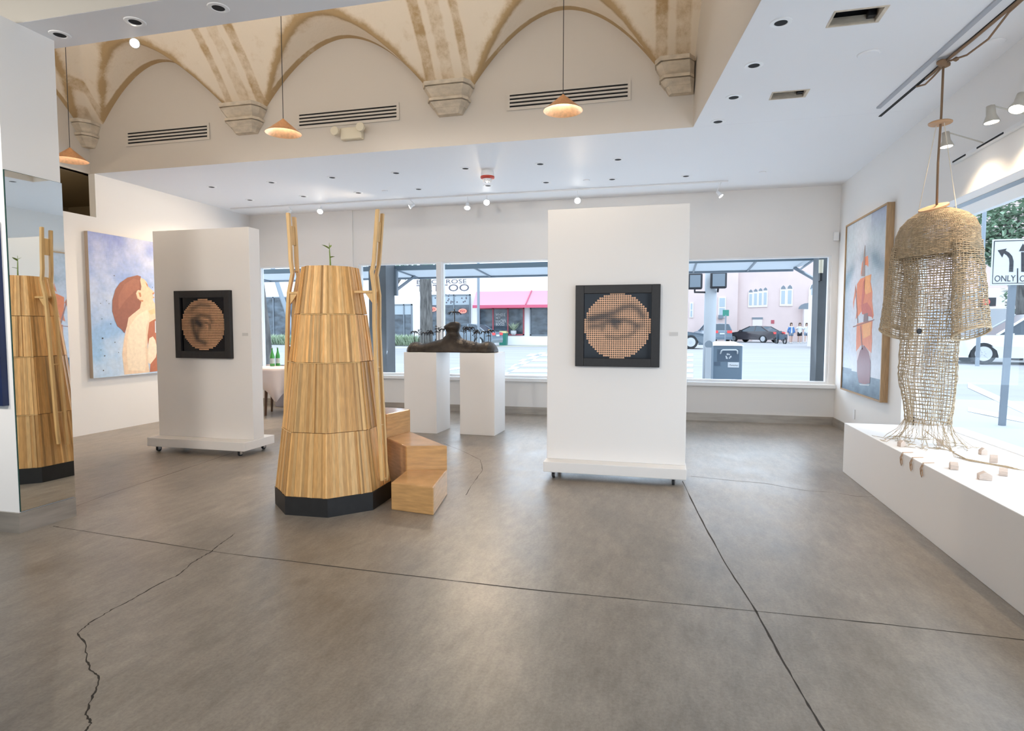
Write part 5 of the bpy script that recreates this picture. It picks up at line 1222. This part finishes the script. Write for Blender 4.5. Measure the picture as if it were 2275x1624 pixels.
a, b = bp(1617, 804.5), bp(1641.5, 816.5); mb = MB(); mb.box(a.x, b.x, yb_ - .006, yb_ - .001, b.z, a.z); stk = mb.build('sticker', 'signwhite', t)
mb = MB(); mb.tube([(a.x + .03 + .155*u/9, yb_ - .008, (a.z + b.z)/2 - .01 + (.022 if u == 1 else .008)*math.sin(u*2.2)) for u in range(10)], .0035, 5); mb.build('scribble', 'signblack', stk)
a, b = bp(1586.5, 804), bp(1600, 812); mb = MB(); mb.box(a.x, b.x, yb_ - .012, yb_ - .001, b.z, a.z); mb.build('lock_plate', 'bindark', t)
p = on_y(1574.5, 765, 12.2); t = thing('parking_post', 'slim pale post with a round head left of the compactor bin', 'post', (p.x, 12.2, gz(12.2)))
mb = MB(); mb.box(p.x - .05, p.x + .05, 12.16, 12.24, gz(12.2), p.z - .06); mb.build('post', 'palepole', t); mb = MB(); mb.lathe([(.02, -.03), (.075, -.028), (.075, .028), (.02, .03)], (p.x, 12.2, p.z), 18, 'y'); mb.build('round_head', 'galv', t)
# --- steel canopy along the facade and its tiled piers
zi, zo = 2.43, 2.36
t = thing('street_canopy', 'flat grey canopy on steel bars above the back windows outside', 'canopy', (-2, 10.6, zo))
mb = MB(); mb.prism([(-10, 10.16, zi), (-10, 11.2, zo + .01), (-10, 11.2, zo + .035), (-10, 10.16, zi + .025)], (12.12, 0, 0)); mb.prism([(2.12, 10.16, zi), (2.12, 11.2, zo + .01), (2.34, 10.16, zi)], (0, 0, .025)); mb.build('canopy_sheet', 'canopy', t)
for y, z, h, m_ in ((10.13, zi, .055, 'canopy_bar'), (11.22, zo, .045, 'galv')): mb = MB(); mb.box(-10, 2.36 if y < 11 else 2.13, y - .03, y + .03, z - h/2, z + h); mb.build('long_bar', m_, t)
for px in (600, 930, 1090, 1240, 1540, 1660, 1775): a = on_y(px, 610, 11.2); mb = MB(); mb.bar((a.x, 10.17, zi - .014), (a.x, 11.19, zo - .004), .03, .022); mb.build('cross_bar', 'galv', t)
for x, xo in ((-4.72, -4.72), (2.33, 2.10)):
    mb = MB(); mb.bar((x, 10.12, 2.05), (xo, 10.95, zo + .01), .04, .04); mb.build('brace', 'galv', t); mb = MB(); mb.box(x - .025, x + .025, 10.08, 10.15, 1.95, zi); mb.build('wall_bracket', 'galv', t)
for px0, px1, l in [(820, 858, 'dark grey tiled pier outside, seen beside the right ladder of the tower'), (1816, 1843, 'grey tiled pier outside the right end of the back windows')]:
    yy = 9.62 if px0 > 1000 else 9.72; a, b = on_y(px0, 700, yy), on_y(px1, 700, yy); mb = MB(); mb.box(a.x, b.x, yy, yy + .35, -.02, 2.95 if px0 < 1000 else 3.4); tag(mb.build('tiled_pier', 'pillar'), l, 'pier', 'tiled piers')
a = on_y(1826, 592, 9.5); t = thing('wall_lantern', 'small pale cylindrical wall light at the corner outside the right window', 'wall light', (a.x, 9.52, a.z - .1)); mb = MB(); mb.lathe([(.03, -.09), (.032, .1)], (a.x, 9.55, a.z), 14); mb.build('lantern_tube', 'cream', t); mb = MB(); mb.box(a.x - .015, a.x + .015, 9.53, 9.63, a.z - .2, a.z - .08); mb.build('bracket', 'dark', t)
# --- trees, strap-leaf beds, posts across the street
def trunk(name, label, px0, px1, yb, Y, top, lean=0, m_='bark', group=None):
    a, b = on_y(px0, 700, Y), on_y(px1, 700, Y); r = (b.x - a.x)/2; cx = (a.x + b.x)/2; z0 = gz(Y)
    mb = MB(); n = 14; path = []; rs = []
    for k in range(n + 1): u = k/n; path.append((cx + lean*(u - .45) + .02*math.sin(u*9), Y, z0 + (top - z0)*u)); rs.append(r*(1.18 - .22*u) if u < .3 else r*(1.12 - .15*u)*(1 + .04*math.sin(k*2.3)))
    mb.tube(path, rs, 14); return tag(mb.build(name, m_, smooth=True), label, 'tree trunk', group)
trunk('palm_trunk', 'rough palm trunk across the street before the tattoo sign', 935, 958, 780, 36, 9, 0, group=None)
trunk('street_tree', 'smooth grey tree trunk at the left edge of the leftmost window', 573.5, 589, 815, 16, 5.5, -.45)
trunk('leaning_post', 'slanted grey post seen through the leftmost window', 622, 630, 760, 30, 7, -2.3, 'galv')
p = on_y(1063, 690, 36.5); mb = MB(); mb.tube([(p.x, 36.5, gz(36)), (p.x, 36.5, 8)], .085, 10); tag(mb.build('lamp_post', 'galv'), 'blue grey lamp post in front of the red awning edge', 'lamp post')
def bed(label, x0, x1, yy, n):
    a, b = on_y(x0, 760, yy), on_y(x1, 760, yy); mb = MB(); g0 = gz(yy)
    for q in range(n):
        th = random.uniform(0, 2*PI); x = random.uniform(a.x, b.x); y = yy + random.uniform(-.35, .35); leafm(mb, (x, y, g0), (math.cos(th)*.7, math.sin(th)*.7, random.uniform(.7, 1.6)), random.uniform(.55, 1.0), .06)
    o = mb.build('strap_leaf_bed', 'grass'); o['kind'] = 'stuff'; tag(o, label, 'planting bed')
bed('bed of pale strap leaves across the street in the leftmost window', 584, 668, 37.5, 900); bed('bed of pale strap leaves left of the bronze sculpture across the street', 858, 932, 37.5, 900)
def crown(mb, c, rad, n, s):
    for q in range(n):
        u = random.uniform(-1, 1); th = random.uniform(0, 2*PI); k = random.uniform(.55, 1)**.6; rr = math.sqrt(1 - u*u)*k
        p = Vector(c) + Vector((rad[0]*rr*math.cos(th), rad[1]*rr*math.sin(th), rad[2]*u*k)); leafm(mb, p, (math.cos(q), math.sin(q*1.7), random.uniform(-.6, .6)), s*random.uniform(.7, 1.3), s*.6)
def tree(label, px, Y, blobs, tr, n, s):
    p = on_y(px, 700, Y); z0 = gz(Y); cs = [(on_y(bx_, by_, Y + dy), r) for bx_, by_, dy, r in blobs]
    t = thing('leafy_tree', label, 'tree', (p.x, Y, z0), 'street trees'); mb = MB(); top = cs[0][0]
    mb.tube([(p.x, Y, z0), (p.x + .1, Y, z0 + 2), (top.x, top.y, top.z)], [tr, tr*.8, tr*.4], 10)
    for c, r in cs[1:]: mb.tube([(p.x + .1, Y, z0 + 2), (c.x, c.y, c.z)], [tr*.5, tr*.15], 7)
    mb.build('trunk', 'bark', t, smooth=True); mb = MB()
    for c, r in cs: crown(mb, c, (r, r, r*.75), n, s)
    mb.build('crown', 'leafy', t)
tree('broad green street tree behind the turn-only sign', 2262, 27, [(2235, 478, 0, 1.5), (2215, 510, .3, 1.2), (2262, 470, .5, 1.5), (2285, 500, -.5, 1.6), (2205, 545, .6, .9), (2250, 520, .2, 1.2), (2300, 440, 0, 1.8), (2228, 560, .5, .8)], .22, 420, .24)
tree('green tree above the canopy at the left of the middle windows', 836, 28.5, [(880, 566, 0, 1.7), (930, 558, .3, 1.85), (850, 556, .2, 1.5)], .2, 260, .3)
tree('small green tree low behind the sign post', 2290, 30, [(2262, 660, 0, .55), (2272, 645, .2, .6), (2285, 670, 0, .8)], .1, 260, .16)
# --- right hand street: turn sign, far wall, signal
Ys = 9.66
p = on_z(2226, 945, -.015); t = thing('turn_sign', 'white turn-only road sign with black arrows on a steel post outside the right window', 'road sign', (p.x, p.y, -.015))
top = on_y(2252, 600, p.y - .25); mb = MB(); mb.bar((p.x, p.y, -.015), (top.x, top.y, top.z), .075, .05, (0, 1, 0)); mb.build('post', 'galv', t)
Yq = top.y - .06
S0, S1 = on_y(2205, 532, Yq), on_y(2203, 634, Yq); sx0 = S0.x; sz1, sz0 = S0.z, S1.z; W_ = (sz1 - sz0)*1.25
def sp(u, v): return (sx0 + u*W_, Yq, sz1 - v*(sz1 - sz0))
def spx(px, py, k=1): q = on_y(px, py, Yq - .004*k); return (q.x, q.y, q.z)
mb = MB(); mb.box(sx0, sx0 + W_, Yq, Yq + .012, sz0, sz1); pl = mb.build('sign_panel', 'signwhite', t, bevel=.02)
mb = MB(); q = .025
mb.tube([sp(.03, .04), sp(.97, .04), sp(.97, .96), sp(.03, .96), sp(.03, .04)], .006, 5); mb.build('border', 'signblack', pl)
def arrow(dx):
    mb = MB(); y = Yq - .004
    body = [(2242, 604), (2251, 604), (2252, 580), (2249, 569), (2242, 561), (2233, 556), (2229, 562), (2237, 567), (2242, 574), (2243, 584)]
    head = [(2217, 556), (2237, 552), (2234, 557), (2230, 564), (2227, 572)]
    if dx: body = [(2269, 604), (2277, 604), (2277, 560), (2269, 560)]; head = [(2264, 558), (2273, 541), (2283, 558)]
    for pts in (body, head):
        v = [on_y(a, b, y) for a, b in pts]; mb.prism([(w.x, w.y, w.z) for w in v], (0, .003, 0))
    return mb.build('straight_arrow' if dx else 'turn_arrow', 'signblack', pl)
arrow(0); arrow(1)
for x0, x1 in ((2210, 2256), (2266, 2312)):
    a, b = on_y(x0, 612, Yq - .004), on_y(x1, 625, Yq - .004); mb = MB(); text_into(mb, 'ONLY', b.x - a.x, a.z - b.z, lambda u, v: (a.x + u, Yq - .005, b.z + v)); mb.build('only_lettering', 'signblack', pl)
mb = MB(); a, b = on_y(2260.5, 596, Yq), on_y(2260.5, 628, Yq); mb.tube([(a.x, Yq - .005, a.z), (b.x, Yq - .005, b.z)], .006, 5); mb.build('divider', 'signblack', pl)
p = on_y(2192, 671, 23); t = thing('traffic_signal', 'small black traffic signal with a red light seen through the right window', 'traffic signal', (p.x, 23, gz(23)))
mb = MB(); mb.box(p.x - .16, p.x + .22, 22.9, 23.1, p.z - .14, p.z + .14); mb.build('signal_head', 'signblack', t); mb = MB(); mb.lathe([(.002, -.02), (.11, 0), (.002, .01)], (p.x - .06, 22.89, p.z), 14, 'y'); mb.build('red_lens', 'taillight', t); mb = MB(); mb.tube([(p.x - .12, 23.14, gz(23)), (p.x - .12, 23.14, p.z + 3)], .06, 10); mb.build('post', 'galv', t)
a = on_y(2140, 690, 32); b = on_y(2140, 640, 36)
mb = MB(); mb.box(a.x - 2, a.x + 30, 32, 32.25, gz(32), on_y(2200, 686, 32).z); tag(mb.build('garden_wall', 'fence'), 'pale low wall with plants behind the white car', 'wall')
t = thing('far_building', 'pale building low behind the trees at the far right', 'building', (a.x + 12, 40, gz(40))); mb = MB(); mb.box(a.x - 4, a.x + 34, 38, 44, gz(40), on_y(2200, 640, 38).z); mb.build('wall', 'pink_pale', t)
mb = MB()
for k in range(3): x = a.x + 2 + k*3.2; mb.box(x, x + 1.3, 37.95, 38, on_y(2200, 665, 38).z, on_y(2200, 648, 38).z)
for k in range(3):
    m2 = MB(); x = a.x + 2 + k*3.2; m2.box(x, x + 1.3, 37.95, 38, on_y(2200, 668, 38).z, on_y(2200, 650, 38).z); m2.build('window', 'paleglass', t)
# --- pedestrians
def person(label, px, py, ang, top_m, bot_m, jacket=None, bag=False, stride=.12, hgt=1.62, arms=.1):
    p = gp(px, py); k = hgt/1.70
    J = {'pel': (0, 0, .93), 'sp': (0, 0, 1.12), 'ch': (0, 0, 1.32), 'nk': (0, 0, 1.44), 'hb': (0, -.01, 1.53), 'ht': (0, -.005, 1.66)}
    V_, E_, Rd = [], [], []
    def v(c, r): V_.append((c[0]*k, c[1]*k, c[2]*k)); Rd.append(r if isinstance(r, tuple) else (r, r)); return len(V_) - 1
    pel = v(J['pel'], (.145, .10)); sp_ = v(J['sp'], (.12, .085)); ch = v(J['ch'], (.15, .10)); nk = v(J['nk'], .05); hb = v(J['hb'], (.072, .085)); ht = v(J['ht'], (.075, .09)); ns = v((0, -.105, 1.575), .014)
    E_ += [(pel, sp_), (sp_, ch), (ch, nk), (nk, hb), (hb, ht), (hb, ns)]
    for s in (-1, 1):
        sh = v((s*.17, 0, 1.37), .055); el = v((s*(.215 + arms*.3), .02, 1.11), .040); wr = v((s*(.225 + arms*.2), -.06 - stride*s*.6, .89), .027); pm = v((s*(.225 + arms*.2), -.08 - stride*s*.6, .83), (.034, .018))
        E_ += [(ch, sh), (sh, el), (el, wr), (wr, pm)]
        for q in range(4): f1 = v((s*(.225 + arms*.2) + (q - 1.5)*.016, -.09 - stride*s*.6, .79 - .004*abs(q - 1.5)), .008); f2 = v((s*(.225 + arms*.2) + (q - 1.5)*.017, -.105 - stride*s*.6, .755 - .005*(q in (1, 2))), .007); E_ += [(pm, f1), (f1, f2)]
        th_ = v((s*(.225 + arms*.2) - s*.035, -.105 - stride*s*.6, .815), .009); E_ += [(wr, th_)]
        hp = v((s*.085, 0, .86), .085); kn = v((s*.09, stride*s*.5 - .02, .49), .055); an = v((s*.09, stride*s + .03, .085), .036); to = v((s*.10, stride*s - .12, .03), .032)
        E_ += [(pel, hp), (hp, kn), (kn, an), (an, to)]
    me = bpy.data.meshes.new('person'); me.from_pydata(V_, E_, []); ob = bpy.data.objects.new('person', me); COL.objects.link(ob)
    md = ob.modifiers.new('skin', 'SKIN'); md.use_smooth_shade = True; su = ob.modifiers.new('sub', 'SUBSURF'); su.levels = 1; su.render_levels = 2
    for i, r in enumerate(Rd): me.skin_vertices[0].data[i].radius = (r[0]*k, r[1]*k)
    me.skin_vertices[0].data[pel].use_root = True
    me.materials.append(M['skin']); tag(ob, label, 'person')
    def cloth(name, m_, prof, sx=1.0):
        mb = MB(); mb.lathe([(r*k, z*k) for r, z in prof], (0, 0, 0), 18, sx=1, sy=.70, caps=False); o = mb.build(name, m_, ob, smooth=True, local=True); return o
    cloth('shirt', top_m, [(.155, .88), (.158, .98), (.15, 1.12), (.172, 1.3), (.19, 1.38), (.12, 1.43), (.065, 1.455)])
    for s in (-1, 1):
        mb = MB(); mb.tube([(s*.155*k, 0, 1.385*k), (s*(.205 + arms*.2)*k, .015*k, 1.18*k)] + ([(s*(.215 + arms*.3)*k, .02*k, 1.08*k), (s*(.225 + arms*.2)*k, (-.05 - stride*s*.6)*k, .92*k)] if jacket else []), .066*k, 10); mb.build('sleeve', jacket or top_m, ob, smooth=True, local=True)
        mb = MB(); mb.tube([(s*.075*k, 0, .95*k), (s*.088*k, 0, .84*k), (s*.092*k, stride*s*.3*k, .64*k)], [.11*k, .105*k, .095*k], 10); mb.build('shorts_leg', bot_m, ob, smooth=True, local=True)
        mb = MB(); mb.tube([(s*.09*k, (stride*s + .05)*k, .05*k), (s*.10*k, (stride*s - .06)*k, .04*k), (s*.10*k, (stride*s - .15)*k, .03*k)], [.045*k, .05*k, .032*k], 8); mb.build('shoe', 'cl_white', ob, smooth=True, local=True)
    if jacket:
        for s in (-1, 1): mb = MB(); mb.prism([(s*.05*k, -.135*k, 1.40*k), (s*.17*k, -.12*k, 1.36*k), (s*.20*k, -.11*k, .86*k), (s*.09*k, -.14*k, .88*k)], (0, .02, 0)); mb.build('jacket_front', jacket, ob, local=True)
    mb = MB(); mb.lathe([(.004, 1.765), (.07, 1.745), (.104, 1.69), (.108, 1.62), (.10, 1.50), (.085, 1.36), (.05, 1.30)], (0, .03*k, 0), 16, sy=.9, caps=False)
    mb.v = [(x*k if True else x, max(y, -.045*k) if z < 1.66 else y, z*k) for x, y, z in mb.v]; mb.build('hair', 'hair', ob, smooth=True, local=True)
    for s in (-1, 1): mb = MB(); mb.lathe([(.001, -.006), (.009, 0), (.001, .006)], (s*.03*k, -.098*k, 1.60*k), 8, 'y'); mb.build('eye', 'cl_black', ob, local=True)
    if bag: mb = MB(); mb.box(.24*k, .42*k, -.12, .02, .78*k, .95*k); mb.tube([(.26*k, -.05, .94*k), (.05, -.12, 1.42*k)], .01, 5); mb.build('shoulder_bag', 'cl_black', ob, local=True)
    ob.location = p; ob.rotation_euler = (0, 0, ang); return ob
person('person in an open blue jacket walking, leftmost of three before the pink building', 1757, 763, .15, 'cl_white', 'cl_denim', 'cl_blue', stride=.10)
person('person in white top and black shorts walking in the middle of the three', 1776, 763, -.1, 'cl_white', 'cl_black', stride=-.12, arms=.3)
person('person in white top and denim shorts carrying a dark bag, rightmost of the three', 1791, 762, -.25, 'cl_white', 'cl_denim', bag=True, stride=.13)
# scooters: one by the sedan, bicycles before the shop
def two_wheeler(name, label, px, py, ang, r, scooter=False, m_='cl_white'):
    p = gp(px, py); t = thing(name, label, 'scooter' if scooter else 'bicycle', (0, 0, 0)); w = .55 if not scooter else .62
    for s in (-1, 1):
        mb = MB(); n = 20; mb.tube([(s*w + r*math.cos(2*PI*k/n), 0, r + r*math.sin(2*PI*k/n)) for k in range(n + 1)], .03 if not scooter else .06, 6); wh = mb.build('wheel', 'tyre', t, local=True)
        mb = MB()
        for k in range(4): mb.tube([(s*w - r*math.cos(k*PI/4), 0, r - r*math.sin(k*PI/4)), (s*w + r*math.cos(k*PI/4), 0, r + r*math.sin(k*PI/4))], .008, 4)
        mb.build('spokes', 'rim', wh, local=True)
    mb = MB()
    for a, b in [((-w, r), (-.15, r*.95)), ((-.15, r*.95), (-.28, .78)), ((-w, r), (-.25, .70)), ((-.25, .70), (w - .15, .78)), ((-.15, r*.95), (w - .17, .68)), ((w, r), (w - .2, .95))]: mb.tube([(a[0], 0, a[1]), (b[0], 0, b[1])], .025, 6)
    mb.build('frame', m_, t, local=True)
    mb = MB(); mb.tube([(w - .25, -.28, .98), (w - .2, 0, .97), (w - .25, .28, .98)], .018, 6); mb.build('handlebar', 'dark', t, local=True)
    mb = MB(); mb.box(-.42, -.14, -.07, .07, .78, .84); mb.build('saddle', 'dark', t, local=True)
    if scooter: mb = MB(); mb.box(-.75, -.05, -.14, .14, .34, .74); mb.build('body_panel', m_, t, local=True); mb = MB(); mb.box(w - .42, w - .3, -.2, .2, .35, 1.0); mb.build('leg_shield', m_, t, local=True)
    t.location = p; t.rotation_euler = (0, 0, ang)
two_wheeler('scooter', 'dark teal scooter parked between the dark sedan and the walkers', 1734, 763.5, 1.9, .24, True, 'car_slate')
two_wheeler('bicycle', 'white bicycle leaning by the shop left of the palm trunk', 885, 757, .2, .33)
